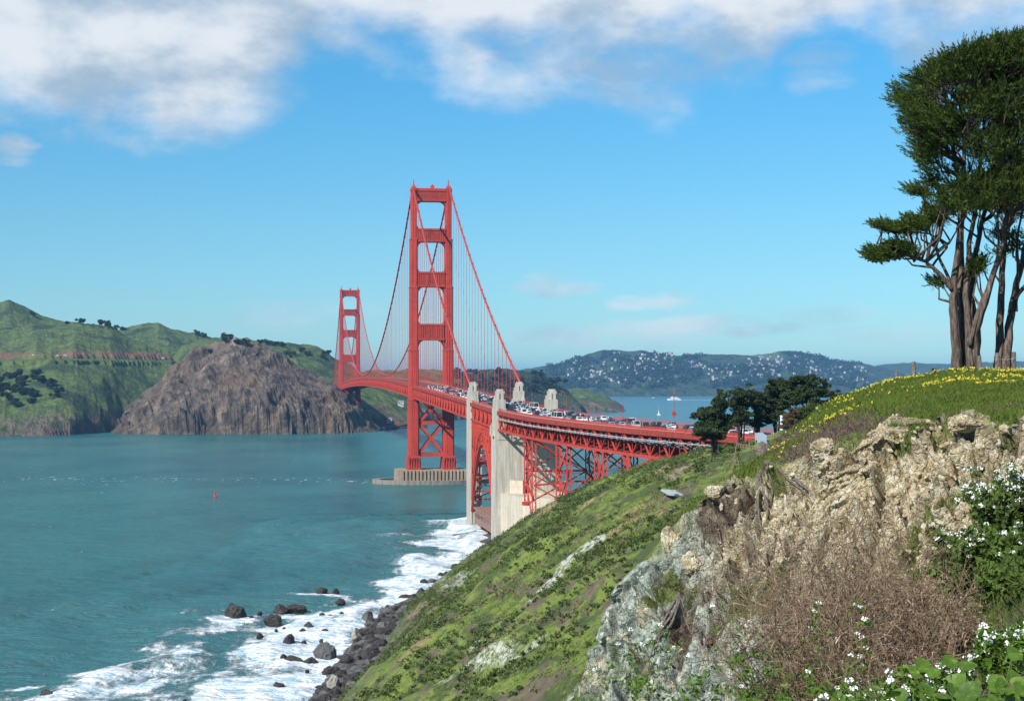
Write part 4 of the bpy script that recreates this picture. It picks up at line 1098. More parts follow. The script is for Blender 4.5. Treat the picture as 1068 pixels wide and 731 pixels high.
def segs(P0, P1, R0, R1, n=3):
    P0 = np.asarray(P0, float); P1 = np.asarray(P1, float); R0 = np.asarray(R0, float)[:, None]; R1 = np.asarray(R1, float)[:, None]
    d = unit(P1 - P0); ref = np.where(np.abs(d[:, 2:3]) > .9, np.array([[1., 0, 0]]), np.array([[0, 0, 1.]]))
    x = unit(np.cross(d, ref)); y = np.cross(d, x); V_ = []
    for k in range(n):
        t = 2 * math.pi * k / n; V_.append(P0 + (x * math.cos(t) + y * math.sin(t)) * R0)
    for k in range(n):
        t = 2 * math.pi * k / n; V_.append(P1 + (x * math.cos(t) + y * math.sin(t)) * R1)
    V_ = np.stack(V_, 1); m_ = len(P0); base = (np.arange(m_) * 2 * n)[:, None]
    F_ = np.concatenate([base + np.array([[k, (k + 1) % n, n + (k + 1) % n, n + k]]) for k in range(n)], 0)
    return V_.reshape(-1, 3), F_
def join(*vf):
    Vs, Fs, b = [], [], 0
    for v, f in vf: Vs.append(v); Fs.append(f + b); b += len(v)
    return np.concatenate(Vs), np.concatenate(Fs)
def obj_np(name, vf, mat, parent, smooth=False):
    off = np.array(parent.location) if parent is not None else np.zeros(3)
    return np_mesh(name, vf[0] - off, vf[1], [mat], parent, smooth)

bark, nt = new_mat('cypress_bark')
stz = nt.new('ShaderNodeMapping', {'Vector': nt.pos, 'Scale': (1, 1, 0.12)}).outputs[0]
n1 = nt.noise(stz, 14.0, 5, 0.7)
nt.set(nt.b, 'Base Color', nt.ramp(n1, [(0.35, (0.025, 0.019, 0.015)), (0.5, (0.095, 0.070, 0.055)), (0.68, (0.21, 0.165, 0.135))]))
nt.set(nt.b, 'Normal', nt.bump(n1, 1.0, 0.06))
cyp_leaf = leaf_mat('cypress_foliage', (0.022, 0.044, 0.009), (0.072, 0.108, 0.013), (0.130, 0.160, 0.022), scale=1.1, trans=0.18)
far_leaf = leaf_mat('dark_foliage', (0.016, 0.030, 0.012), (0.045, 0.068, 0.018), (0.070, 0.095, 0.022), scale=0.3, trans=0.15)

# ---- the two big windswept cypresses on the crest
TD = 61.0
def tp(px, py, dy=0.0):
    v = at(px, py, TD + dy); return np.array(v)
def big_cypress(base_px, trunks, blobs, label, seed):
    g = np.random.default_rng(seed)
    b0 = tp(base_px, 389); gz = bground(b0[0], b0[1]) or b0[2]
    root = empty('cypress_tree', (b0[0], b0[1], gz))
    tag(root, label, 'tree')
    mb = MB(); nodes = []
    for pl, w0, w1, dy0, dy1 in trunks:
        n_ = len(pl) * 3; t = np.linspace(0, 1, n_)
        pxs = np.interp(t, np.linspace(0, 1, len(pl)), [p[0] for p in pl]); pys = np.interp(t, np.linspace(0, 1, len(pl)), [p[1] for p in pl])
        P_ = [tp(x + g.normal() * .5, y, dy0 + (dy1 - dy0) * k) for x, y, k in zip(pxs, pys, t)]
        if pl[0][1] > 385: P_[0][2] = gz - 0.25
        rd = [(w0 + (w1 - w0) * k) / 2 * (1.35 if i == 0 and pl[0][1] > 385 else 1) for i, k in enumerate(t)]
        mb.tube(P_, rd, 10)
        # bark flutes give the trunk its grooved outline
        for q in range(3):
            a_ = q * 2.1 + g.random(); mb.tube([p + np.array([math.cos(a_), math.sin(a_), 0]) * r_ * .65 for p, r_ in zip(P_, rd)], [r_ * .5 for r_ in rd], 6)
        nodes += [(p, r_) for p, r_ in zip(P_, rd) if p[2] > gz + 2.6]
    mb.build('trunk', bark, root, off=root.location, smooth=True)
    NP = np.array([n[0] for n in nodes])
    C, Rd, Bi = [], [], []
    P0, P1, R0, R1 = [], [], [], []
    for (px, py, dy, r_) in blobs(g):
        c = tp(px, py, dy); C.append(c); Rd.append((r_ * 1.6, r_ * 1.6, r_ * .36))
        out = np.array([c[0] - b0[0], c[1] - b0[1], 0]); out = out / (np.linalg.norm(out) + .5)
        Bi.append(out * 0.9 + np.array([-.25, 0, 1.0]))
        if g.random() < 0.6:
            dd = np.linalg.norm(NP - c - np.array([0, 0, -1.3]), axis=1); k = int(np.argmin(dd)); s_ = NP[k]
            mid = (s_ + c) / 2 + np.array([g.normal() * .2, g.normal() * .2, -.25]); pts_ = [s_, s_ * .6 + mid * .4, mid, mid * .4 + c * .6, c]
            rr_ = np.linspace(.055, .012, 5) * (1 + .3 * g.random())
            for a in range(4):
                P0.append(pts_[a]); P1.append(pts_[a + 1]); R0.append(rr_[a]); R1.append(rr_[a + 1])
            for q in range(3):
                e = c + g.normal(size=3) * r_ * np.array([1.2, 1.2, .5]); P0.append(pts_[3]); P1.append(e); R0.append(.014); R1.append(.005)
    obj_np('branches', segs(P0, P1, R0, R1, 5), bark, root, True)
    C = np.array(C); Rd = np.array(Rd); Bi = np.array(Bi)
    # inner mass and upswept outer sprays
    A1 = leaves(C, Rd * .8, 34, 0.15, 0.06, Bi, 1.0, g=g)
    tips = C[:, None] + g.normal(size=(len(C), 13, 3)) * Rd[:, None] * .66
    tb = np.repeat(Bi * np.array([1.5, 1.5, .8]), 13, 0) + g.normal(size=(len(C) * 13, 3)) * .40
    tips = tips.reshape(-1, 3) + unit(tb) * .20
    ub = unit(tb); tt = g.uniform(-1, 1, (len(tips), 34, 1)); Ls = g.uniform(.20, .42, (len(tips), 1, 1)); fat = (1.05 - tt) * .026 + .008
    pc = tips[:, None] + ub[:, None] * tt * Ls + g.normal(size=(len(tips), 34, 3)) * fat
    A2 = leaves(pc.reshape(-1, 3), np.full((pc.shape[0] * 34, 3), .004), 1, 0.15, 0.028, np.repeat(ub, 34, 0), 4.0, g=g)
    obj_np('crown', join(A1, A2), cyp_leaf, root)
    return root
LB_y = [38, 46, 55, 62, 72, 84, 92, 102, 115, 130, 145, 160, 175, 190, 205, 218, 232, 246, 262]
LB_x = [1062, 1030, 1006, 990, 975, 962, 940, 943, 950, 952, 957, 963, 968, 972, 978, 984, 990, 994, 1006]
def crownA(g):
    out = []
    while len(out) < 470:
        py = g.uniform(40, 255); xl = np.interp(py, LB_y, LB_x); px = xl + 6 + (g.random() ** 1.15) * (1100 - xl)
        if px > 1092: continue
        hole = .6 * vnoise(np.array([px / 22.0]), np.array([py / 7.5 + px / 60]), seed=4)[0] + .55 * vnoise(np.array([px / 40.0]), np.array([py / 24.0]), seed=14)[0]
        if hole > (0.25 if py < 170 else 0.02 if py < 215 else -0.2): continue
        e = math.sqrt(max(0.05, 1 - ((px - 1040) / 110) ** 2)); out.append((px, py, g.uniform(-1, 1) * 3.2 * e, g.uniform(.26, .46)))
    # outer tufts that break the outline
    for y in np.arange(44, 200, 6): out.append((np.interp(y, LB_y, LB_x) + g.uniform(-1, 9), y, g.uniform(-1, 1), g.uniform(.16, .28)))
    for px, py, n_, sx, sy in ((930, 264, 16, 14, 3.5), (915, 268, 8, 6, 2.5), (945, 259, 9, 12, 3), (942, 239, 13, 13, 3), (925, 237, 7, 6, 2.5), (955, 232, 7, 8, 3), (975, 226, 8, 10, 4), (962, 200, 5, 6, 3), (1020, 282, 6, 5, 9), (980, 296, 2, 3, 2)):
        for k in range(n_): out.append((px + g.normal() * sx * .6, py + g.normal() * sy * .6, g.uniform(-1.2, .8), g.uniform(.10, .2)))
    return out
def crownB(g):
    out = []
    while len(out) < 260:
        py = g.uniform(30, 262); px = g.uniform(1046, 1215)
        if ((px - 1130) / 95) ** 2 + ((py - 140) / 125) ** 2 > 1 and px > 1090: continue
        if vnoise(np.array([px / 19.0]), np.array([py / 13.0]), seed=8)[0] > (0.45 if py < 190 else .1): continue
        out.append((px, py, g.uniform(-3, 3) + 1.5, g.uniform(.28, .46)))
    return out
big_cypress(1010, [([(1000, 389), (997, 350), (995, 318), (994, 300), (1000, 262), (1004, 215), (1006, 160), (1004, 110)], .40, .10, 0, 0),
                   ([(994, 303), (986, 292), (976, 282), (966, 273), (950, 267), (930, 264), (915, 267)], .22, .05, 0, -.6),
                   ([(992, 296), (980, 270), (974, 252), (968, 236), (955, 226)], .14, .04, 0, .5), ([(972, 279), (990, 255), (970, 244), (945, 241), (928, 238)], .10, .03, .3, .6),
                   ([(1006, 389), (1004, 350), (1002, 300), (1003, 250), (1000, 190), (990, 120)], .42, .10, .5, 1.2),
                   ([(1013, 389), (1009, 345), (1008, 300), (1012, 250), (1022, 180), (1030, 90)], .34, .08, -.25, .8),
                   ([(1018, 389), (1016, 352), (1026, 318), (1038, 280), (1050, 244), (1062, 190)], .40, .10, -.1, -1.0),
                   ([(1011, 360), (1020, 325), (1034, 292), (1042, 262), (1040, 215)], .20, .06, -.4, -.6),
                   ([(1015, 389), (1020, 352), (1012, 310), (1018, 262), (1030, 205), (1045, 130)], .36, .1, .7, 1.6)],
            crownA, 'big windswept cypress with several fused trunks, left of the two on the crest', 3)
big_cypress(1046, [([(1041, 389), (1043, 345), (1045, 300), (1047, 258), (1052, 205), (1060, 130)], .34, .08, .8, 1.4), ([(1049, 389), (1052, 348), (1058, 308), (1067, 272), (1076, 225), (1095, 130)], .36, .1, .6, 1.8),
                   ([(1057, 312), (1068, 300), (1085, 282), (1110, 240)], .20, .08, .6, .8), ([(1059, 325), (1062, 290), (1060, 250), (1075, 180)], .16, .05, .8, 1)],
            crownB, 'tall cypress with slender forked trunks at the right edge of the crest', 4)

dkbark = simple('dark_bark', (.06, .048, .04), var=.4, scale=3)
# ---- trees by the bridge approach, generic
def mid_tree(name, label, D, base, lobes, mat=far_leaf, per=70, L=.55, W=.28, seed=0, tw=.7, cat='tree', group=None, gfun=None, part='crown'):
    g = np.random.default_rng(seed + 500)
    b = at(base[0], base[1], D); gz = (gfun or ground)(b.x, b.y); gz = b.z if gz is None else gz
    gz = min(gz, b.z + 1)
    root = empty(name, (b.x, b.y, gz)); tag(root, label, cat, group)
    C, Rd = [], []; mb = MB(); k_ = D / FPX
    for (px, py, rx, ry) in lobes:
        c = np.array(at(px, py, D + g.uniform(-1, 1) * rx * k_ * .7)); rx, ry = rx * 1.15, ry * 1.15; n_ = max(9, int(rx * ry * .36))
        for q in range(n_):
            d = g.normal(size=3) * .42; C.append(c + d * np.array([rx, rx, ry]) * k_); r_ = min(rx, ry) * k_ * g.uniform(.32, .62); Rd.append((r_ * 1.3, r_ * 1.3, r_ * .6))
        m_ = (np.array([b.x, b.y, gz]) * .55 + c * .45) + np.array([g.normal() * .4, g.normal() * .4, .3 * (c[2] - gz)])
        mb.tube([(b.x + g.normal() * .2, b.y, gz - .4), tuple(m_), tuple(c)], [tw * .32, tw * .22, tw * .07], 6)
    mb.build('trunk', dkbark, root, off=root.location, smooth=True)
    obj_np(part, leaves(C, Rd, per, L, W, g=g), mat, root)
    return root
G_ = 'dark trees beside the bridge approach'
mid_tree('pine_tree', 'dense dark tree with a pointed tip in front of the red bridge end', 318, (745, 462), [(745, 430, 15, 6), (738, 437, 14, 6), (752, 420, 7, 7), (752, 411, 3, 5), (735, 446, 12, 7), (752, 444, 11, 8), (744, 454, 12, 5), (729, 432, 5, 5)], seed=1, per=80)
mid_tree('pine_tree', 'round dark pine just right of the pointed tree by the bridge end', 345, (773, 452), [(772, 412, 9, 6), (768, 421, 9, 7), (776, 420, 8, 7), (771, 431, 8, 5), (776, 409, 5, 4), (768, 439, 8, 6), (777, 434, 7, 6)], seed=2)
mid_tree('pine_tree', 'slender dark pine with bare trunks, third from the bridge end', 350, (790, 450), [(790, 412, 9, 6), (786, 421, 7, 6), (794, 423, 8, 6), (790, 432, 7, 5), (787, 440, 8, 6), (797, 416, 6, 5)], seed=3)
mid_tree('pine_tree', 'tall narrow dark pine in the middle of the grove by the bridge', 352, (809, 446), [(808, 400, 9, 6), (804, 411, 8, 7), (813, 412, 9, 7), (808, 422, 8, 6), (801, 426, 6, 5), (809, 432, 9, 6), (803, 438, 8, 5), (816, 424, 7, 6)], seed=4)
mid_tree('pine_tree', 'broad umbrella topped pine at the right of the grove, tallest of all', 330, (852, 440), [(832, 398, 13, 5), (846, 400, 12, 6), (822, 402, 8, 5), (856, 408, 10, 6), (836, 408, 12, 5), (848, 416, 11, 5), (865, 412, 8, 4), (840, 395, 8, 3), (824, 412, 9, 6), (832, 416, 10, 6), (822, 420, 8, 5)], seed=5)
mid_tree('pine_tree', 'low spreading pine whose boughs reach right over the bay', 335, (858, 436), [(874, 413, 8, 4), (868, 418, 7, 4), (881, 417, 5, 3), (860, 421, 8, 4)], seed=6)
ygreen = leaf_mat('yellow_green_foliage', (0.035, 0.055, 0.012), (0.10, 0.13, 0.02), scale=.5)
brownl = leaf_mat('brown_foliage', (0.05, 0.036, 0.022), (0.13, 0.090, 0.05), scale=.5, trans=.1)
mid_tree('shrub', 'rounded yellow green shrub below the umbrella pine', 250, (842, 446), [(840, 431, 9, 8), (848, 434, 8, 7), (836, 438, 8, 7), (844, 426, 6, 4)], mat=ygreen, L=.35, W=.2, seed=7, tw=.3, cat='shrub', per=130, part='foliage')
mid_tree('shrub', 'brownish half dead shrub at the left of the yellow green one', 245, (824, 452), [(824, 438, 7, 8), (820, 445, 6, 6), (828, 430, 5, 6)], mat=brownl, L=.3, W=.12, seed=8, tw=.3, cat='shrub', per=130, part='foliage')
mid_tree('shrub', 'small dark bush peeping over the green slope against the bay', 180, (887, 418), [(886, 412, 8, 3), (892, 414, 6, 3)], L=.3, W=.15, seed=9, tw=.3, cat='shrub', per=120, part='foliage', gfun=lambda x, y: None)

# ---- scrub over the middle hillside
g = np.random.default_rng(12)
N = 14000
u = g.random((N * 3, 2)); y_ = 85 + 640 * u[:, 0] ** 1.2; t_ = 0.13 + 0.95 * u[:, 1]
xs_ = shore_x(y_); xc_ = np.interp(y_, CR_Y, CR_X); x_ = xs_ + (xc_ - xs_) * t_
dn = fbm(x_ / 11 + y_ / 40, y_ / 13, oct=4, seed=321)
k = dn > 0.06 + 0.25 * (g.random(len(x_)) - .5); x_, y_ = x_[k][:N], y_[k][:N]
def near_grid(x, y, arr):
    i = np.clip(np.searchsorted(HX, x), 0, len(HX) - 1); j = np.clip(np.searchsorted(HY, y), 0, len(HY) - 1); return arr[j, i]
HX = np.concatenate([np.arange(-85, 90, 0.75), np.geomspace(91, 900, 40)]); HY = np.arange(66, 866, 1.0)
hco = np.empty(len(hill.data.vertices) * 3, np.float32); hill.data.vertices.foreach_get('co', hco); HZg = hco.reshape(len(HY), len(HX), 3)[..., 2]
z_ = near_grid(x_, y_, HZg)
bare = np.maximum.reduce([near_grid(x_, y_, a_) for a_ in (pale, rock, path)])
k = (bare < 0.3); x_, y_, z_ = x_[k], y_[k], z_[k]
sz = g.uniform(.25, 1.15, len(x_)) ** 1.4 * np.clip(y_ / 300, .5, 1.3)
C = np.stack([x_, y_, z_ + sz * .25], 1)
dark = leaf_mat('hillside_scrub_foliage', (0.030, 0.050, 0.014), (0.092, 0.125, 0.028), (0.15, 0.17, 0.06), scale=.12, trans=.15)
obj = np_mesh('hillside_scrub', *leaves(C, np.stack([sz, sz, sz * .5], 1), 26, .42, .26, g=g, shell=.4), [dark])
tag(obj, 'low dark green scrub covering the hillside above the shore', 'scrub', kind='stuff')
brush2 = leaf_mat('dry_scrub_foliage', (0.085, 0.066, 0.046), (0.19, 0.155, 0.10), scale=.15, trans=.1)
x2 = g.uniform(-45, 48, 9000); y2 = g.uniform(90, 700, 9000)
k = (fbm(x2 / 12 + 3, y2 / 16, oct=4, seed=77) > .16) & (x2 > shore_x(y2) + 10) & (x2 < np.interp(y2, CR_Y, CR_X)); x2, y2 = x2[k], y2[k]; z2 = near_grid(x2, y2, HZg)
sz = g.uniform(.3, .9, len(x2))
obj = np_mesh('dry_scrub', *leaves(np.stack([x2, y2, z2 + sz * .2], 1), np.stack([sz, sz, sz * .45], 1), 20, .40, .16, g=g, shell=.4), [brush2])
tag(obj, 'brown dry scrub in patches on the hillside', 'scrub', kind='stuff')
# tall tufts of light grass
x2 = g.uniform(-42, 50, 46000); y2 = g.uniform(100, 620, 46000)
k = (fbm(x2 / 9 + 3, y2 / 9, oct=3, seed=87) > -.05) & (x2 > shore_x(y2) + 9) & (x2 < np.interp(y2, CR_Y, CR_X) + 6); x2, y2 = x2[k], y2[k]; z2 = near_grid(x2, y2, HZg)
gm = leaf_mat('hill_grass_blades', (0.080, 0.125, 0.022), (0.17, 0.23, 0.045), (0.30, 0.30, 0.14), scale=.2, trans=.3)
obj = np_mesh('hill_grass', *leaves(np.stack([x2, y2, z2 + .12], 1), np.full((len(x2), 3), .42), 5, .5, .11, np.tile([0, 0, 1.], (len(x2), 1)), 2.0, g=g), [gm])
tag(obj, 'light green grass tufts on the hillside', 'grass', kind='stuff')

# ---- crest of the near bluff: grass, matted brown growth, yellow flowers
def on_bluff(n, pxr, rr_, g, cond=None):
    P_ = []
    pxs = g.uniform(*pxr, n); rs = g.uniform(*rr_, n)
    aa = np.arctan((pxs - 534) / FPX); ia = np.clip(np.searchsorted(BPX, pxs), 0, len(BPX) - 1); ir = np.clip(np.searchsorted(rad, rs), 0, len(rad) - 1)
    z = Vb[ir, ia, 2]; cl_ = cliff[ir, ia]
    return rs * np.sin(aa), rs * np.cos(aa), z, cl_, pxs, rs
BPX = PX[0]
g = np.random.default_rng(21)
def blades(x, y, z, h, w, lean, g):
    n = len(x); b = np.stack([x, y, z - .03], 1); a_ = g.uniform(0, 6.28, n); s_ = np.stack([np.cos(a_), np.sin(a_), 0 * a_], 1) * w[:, None] / 2
    tip = b + np.stack([g.normal(size=n) * lean * h + .25 * h, g.normal(size=n) * lean * h, h], 1)
    mid = b + (tip - b) * .55 + np.stack([0 * h, 0 * h, .12 * h], 1)
    V_ = np.stack([b - s_, b + s_, mid + s_ * .7, tip, mid - s_ * .7], 1).reshape(-1, 3); i = (np.arange(n) * 5)[:, None]
    # quad + tri -> two quads sharing degenerate-free shape
    F_ = np.concatenate([i + np.array([[0, 1, 2, 4]]), ], 0); T_ = i + np.array([[4, 2, 3]])
    return V_, F_, T_
def blade_obj(name, x, y, z, h, w, lean, mat, g):
    n = len(x); V_, F_, T_ = blades(x, y, z, h, w, lean, g)
    V2 = np.concatenate([V_, V_[T_[:, 2]]]);  F2 = np.concatenate([T_, (len(V_) + np.arange(n))[:, None]], 1)
    # 4th vertex slightly beside the tip keeps the face a quad
    V2[len(V_):, 2] -= h * .02; V2[len(V_):, 0] += .003
    return np_mesh(name, V2, np.concatenate([F_, F2]), [mat])
x, y, z, cl_, pxs, rs = on_bluff(150000, (690, 1110), (40, 66), g)
hi_ = np.interp(pxs, [700, 750, 800, 860, 930, 1000, 1068, 1180], [50, 52, 49.5, 46.8, 43.2, 40.0, 36.8, 31])
k = (cl_ < .35) & (rs > hi_ - 4)
nzv = fbm(x / 3.4, y / 4.2, oct=4, seed=131) * 1.3 + np.interp(rs - hi_, [0, 3, 8, 16], [.5, .32, .08, -.25])
gk = k & (nzv < .12 + .15 * g.normal(size=len(x)))
bladem = leaf_mat('crest_grass_blades', (0.055, 0.095, 0.014), (0.160, 0.215, 0.030), (0.22, 0.23, 0.06), scale=.8, trans=.35)
h = g.uniform(.07, .24, gk.sum())
tag(blade_obj('crest_grass', x[gk], y[gk], z[gk], h, np.full(gk.sum(), .028), .5, bladem, g), 'bright green grass along the crest of the near bluff', 'grass', kind='stuff')
bk_ = k & ~gk
matm = leaf_mat('matted_brown_blades', (0.075, 0.052, 0.040), (0.20, 0.145, 0.110), (0.30, 0.22, 0.16), scale=1.2, trans=.1)
h = g.uniform(.05, .17, bk_.sum())
tag(blade_obj('matted_grass', x[bk_], y[bk_], z[bk_], h, np.full(bk_.sum(), .02), 1.1, matm, g), 'matted brown dead growth hanging along the bluff edge', 'dead grass', kind='stuff')
# grass tufts clinging in the rock face
x, y, z, cl_, pxs, rs = on_bluff(160000, (560, 1110), (28, 54), g)
ia = np.clip(np.searchsorted(BPX, pxs), 0, len(BPX) - 1); ir = np.clip(np.searchsorted(rad, rs), 0, len(rad) - 1)
k = (tuft[ir, ia] > .45) | ((cl_ < .3) & (rs < 42))
x, y, z = Vb[ir[k], ia[k], 0], Vb[ir[k], ia[k], 1], z[k]
h = g.uniform(.06, .22, k.sum())
tag(blade_obj('rock_tufts', x, y, z, h, np.full(k.sum(), .02), .6, bladem, g), 'small green tufts growing in cracks of the rock face', 'grass', kind='stuff')
# yellow flowers
yel = simple('yellow_petals', (.60, .50, .04), rough=.6, var=.15, scale=3)
x, y, z, cl_, pxs, rs = on_bluff(30000, (800, 1100), (49, 63), g)
f_ = fbm(x / 2.1, y / 2.1, oct=3, seed=141) + np.interp(rs, [49, 54, 60, 63], [-.3, .0, .06, .0]); k = g.random(len(x)) < np.clip(.0045 * np.exp(7.5 * np.clip(f_, -.4, .38)), 0, .085)
C = np.stack([x, y, z + .2], 1)[k]
tag(np_mesh('yellow_flowers', *leaves(C, np.full((len(C), 3), .04), 6, .045, .04, g=g), [yel]), 'yellow wildflowers in drifts along the grassy crest', 'wildflowers', kind='stuff')

# ---- loose rubble on the rock face
def ico(sub=2):
    import bmesh
    bm = bmesh.new(); bmesh.ops.create_icosphere(bm, subdivisions=sub, radius=1); V_ = np.array([v.co[:] for v in bm.verts]); F_ = np.array([[v.index for v in f.verts] for f in bm.faces]); bm.free(); return V_, F_
I1, I2, I3 = ico(1), ico(2), ico(3)
def rock_shape(seed, I=I3, rough=.35):
    V_, F_ = I; s_ = seed * 7.13
    g_ = np.random.default_rng(seed); P_ = V_.copy()
    for _ in range(9):          # planar facets
        n_ = unit(g_.normal(size=3)); d_ = g_.uniform(.55, .85); q = P_ @ n_; P_ = P_ - np.where(q > d_, q - d_, 0)[:, None] * n_ * .92
    k_ = 1 + rough * .5 * fbm(V_[:, 0] * 1.7 + s_, V_[:, 1] * 1.7, V_[:, 2] * 1.7, oct=4, seed=seed)
    return P_ * k_[:, None], F_
x, y, z, cl_, pxs, rs = on_bluff(9000, (580, 1105), (30, 53), g)
ia = np.clip(np.searchsorted(BPX, pxs), 0, len(BPX) - 1); ir = np.clip(np.searchsorted(rad, rs), 0, len(rad) - 1)
hi_ = np.interp(pxs, [700, 750, 800, 860, 930, 1000, 1068, 1180], [50, 52, 49.5, 46.8, 43.2, 40.0, 36.8, 31])
k = np.where((cl_ > .5) & ((hi_ - rs > 2.2) | (g.random(len(x)) < .35)) & ((serp[ir, ia] < .4) | (g.random(len(x)) < .08)))[0]
Vs, Fs, b = [], [], 0
for i in k:
    s_ = .032 / (1 - g.random() * .80); V_, F_ = rock_shape(int(g.integers(0, 40)), I1)
    Rm = np.linalg.qr(g.normal(size=(3, 3)))[0]; Rm = Rm * np.sign(np.linalg.det(Rm))
    Vs.append((V_ * np.array([1.2, .8, .6]) * s_) @ Rm.T + Vb[ir[i], ia[i]] + np.array([0, 0, s_ * .1])); Fs.append(F_ + b); b += len(V_)
rubm, nt = new_mat('bluff_rubble_stone'); n1 = nt.noise(nt.pos, 2.2, 3, .6); n2 = nt.noise(nt.pos, 14, 4, .7)
nt.set(nt.b, 'Base Color', nt.mix(nt.rng(n1, .4, .6), nt.ramp(n2, [(.3, (.13, .095, .05)), (.7, (.50, .40, .23))]), nt.ramp(n2, [(.3, (.20, .18, .13)), (.7, (.56, .51, .38))])))
nt.set(nt.b, 'Normal', nt.bump(n2, .8, .03))
tag(np_mesh('rubble', np.concatenate(Vs), np.concatenate(Fs), [rubm]), 'loose angular stones scattered over the rock face', 'rubble', kind='stuff')

# ---- foreground plants
def bz(x, y): 
    v = bground(x, y); return v if v is not None else 73.5
twig = leaf_mat('dry_twigs', (0.070, 0.046, 0.028), (0.25, 0.175, 0.110), (0.50, 0.39, 0.27), scale=3, trans=0)
def grow_shrub(base, hgt_, spread, n_stem, g, lean=(0, 0), r0=.006, sub=9, sub2=4):
    """branching stems; returns segment arrays and the tips"""
    P0, P1, R0, R1, tips = [], [], [], [], []
    def line(p, d, L, r_, n_, wob, curl):
        q = p.copy(); d = d.copy(); out = [q.copy()]
        for i in range(n_):
            d = unit(d + g.normal(size=3) * wob + np.array([0, 0, curl])); nq = q + d * L / n_
            ra, rb = r_ * (1 - .75 * i / n_), r_ * (1 - .75 * (i + 1) / n_); P0.append(q); P1.append(nq); R0.append(ra); R1.append(rb); q = nq; out.append(q.copy())
        return out, d
    for s_ in range(n_stem):
        a_ = g.uniform(0, 2 * math.pi); rr_ = spread * .35 * math.sqrt(g.random())
        p = np.array([base[0] + math.cos(a_) * rr_, base[1] + math.sin(a_) * rr_, base[2] - .05])
        tl = g.uniform(.02, .26); d = unit(np.array([math.cos(a_) * tl + lean[0], math.sin(a_) * tl + lean[1], 1.0]))
        L = hgt_ * g.uniform(.65, 1.1); pts_, dd = line(p, d, L, r0 * g.uniform(.6, 1.2), 6, .16, 0)
        for k in range(sub):
            q = pts_[int(g.integers(2, 7))]; d2 = unit(dd + g.normal(size=3) * .75); pt2, d3 = line(q, d2, L * g.uniform(.16, .34), r0 * .45, 3, .3, .05)
            for k2 in range(sub2):
                q2 = pt2[int(g.integers(1, 4))]; pt3, _ = line(q2, unit(d3 + g.normal(size=3) * .9), L * g.uniform(.06, .18), r0 * .25, 2, .3, 0); tips.append(pt3[-1])
    return (P0, P1, R0, R1), np.array(tips)
dryleaf = leaf_mat('dry_leaf_bits', (0.08, 0.055, 0.034), (0.24, 0.175, 0.115), scale=4, trans=.15)
def dry_shrub(px, D, h_, sp, n_, label, seed, lean=(0, 0)):
    g = np.random.default_rng(seed); a = math.atan((px - 534) / FPX); x, y = D * math.sin(a), D * math.cos(a); z = bz(x, y)
    h_ = min(h_, 1.6) if h_ < 10 else max(.12, (at(px, h_, D).z - z) / 1.08); root = empty('dry_shrub', (x, y, z)); tag(root, label, 'dry shrub')
    sg, tips = grow_shrub((x, y, z), h_, sp, n_, g, lean)
    obj_np('stems', segs(*sg), twig, root)
    tips = tips[g.random(len(tips)) < .3]
    obj_np('dead_leaves', leaves(tips, np.full((len(tips), 3), .018), 3, .022, .009, g=g), dryleaf, root)
dry_shrub(878, 8.6, 536, .5, 76, 'tall dense brown leafless bush left of centre in the foreground thicket', 31, (-.05, 0))
dry_shrub(915, 9.4, 556, .7, 50, 'brown twiggy bush right behind the densest one', 32)
dry_shrub(850, 7.8, 575, .28, 34, 'lower brown twiggy bush at the left end of the thicket', 33, (-.15, 0))
dry_shrub(945, 8.0, 590, .6, 40, 'brown twiggy bush leaning right, beside the leafy white flowered bush', 34, (.25, 0))
dry_shrub(905, 7.0, 640, .4, 34, 'short dark twiggy bush at the front foot of the thicket', 35)
dry_shrub(985, 10.2, 545, .8, 34, 'sparse brown bush arching before the rock face', 36, (.1, 0))
dry_shrub(815, 9.8, 610, .2, 5, 'thin brown twigs standing left of the thicket over grey rock', 37, (-.2, 0))
dry_shrub(1030, 7.6, 625, .7, 34, 'tangled brown twigs between the flower clumps at the right', 38, (.2, 0))
dry_shrub(968, 6.6, 655, .6, 30, 'low brown twigs behind the white flowers at the bottom', 39)
greenl = leaf_mat('fresh_green_leaves', (0.045, 0.095, 0.012), (0.125, 0.22, 0.028), (0.18, 0.27, 0.05), scale=5, trans=.35, rough=.5)
oliv = leaf_mat('bush_green_leaves', (0.038, 0.070, 0.014), (0.105, 0.165, 0.030), (0.17, 0.24, 0.05), scale=4, trans=.3)
white = simple('white_petals', (.82, .82, .80), rough=.7, var=.06, scale=20)
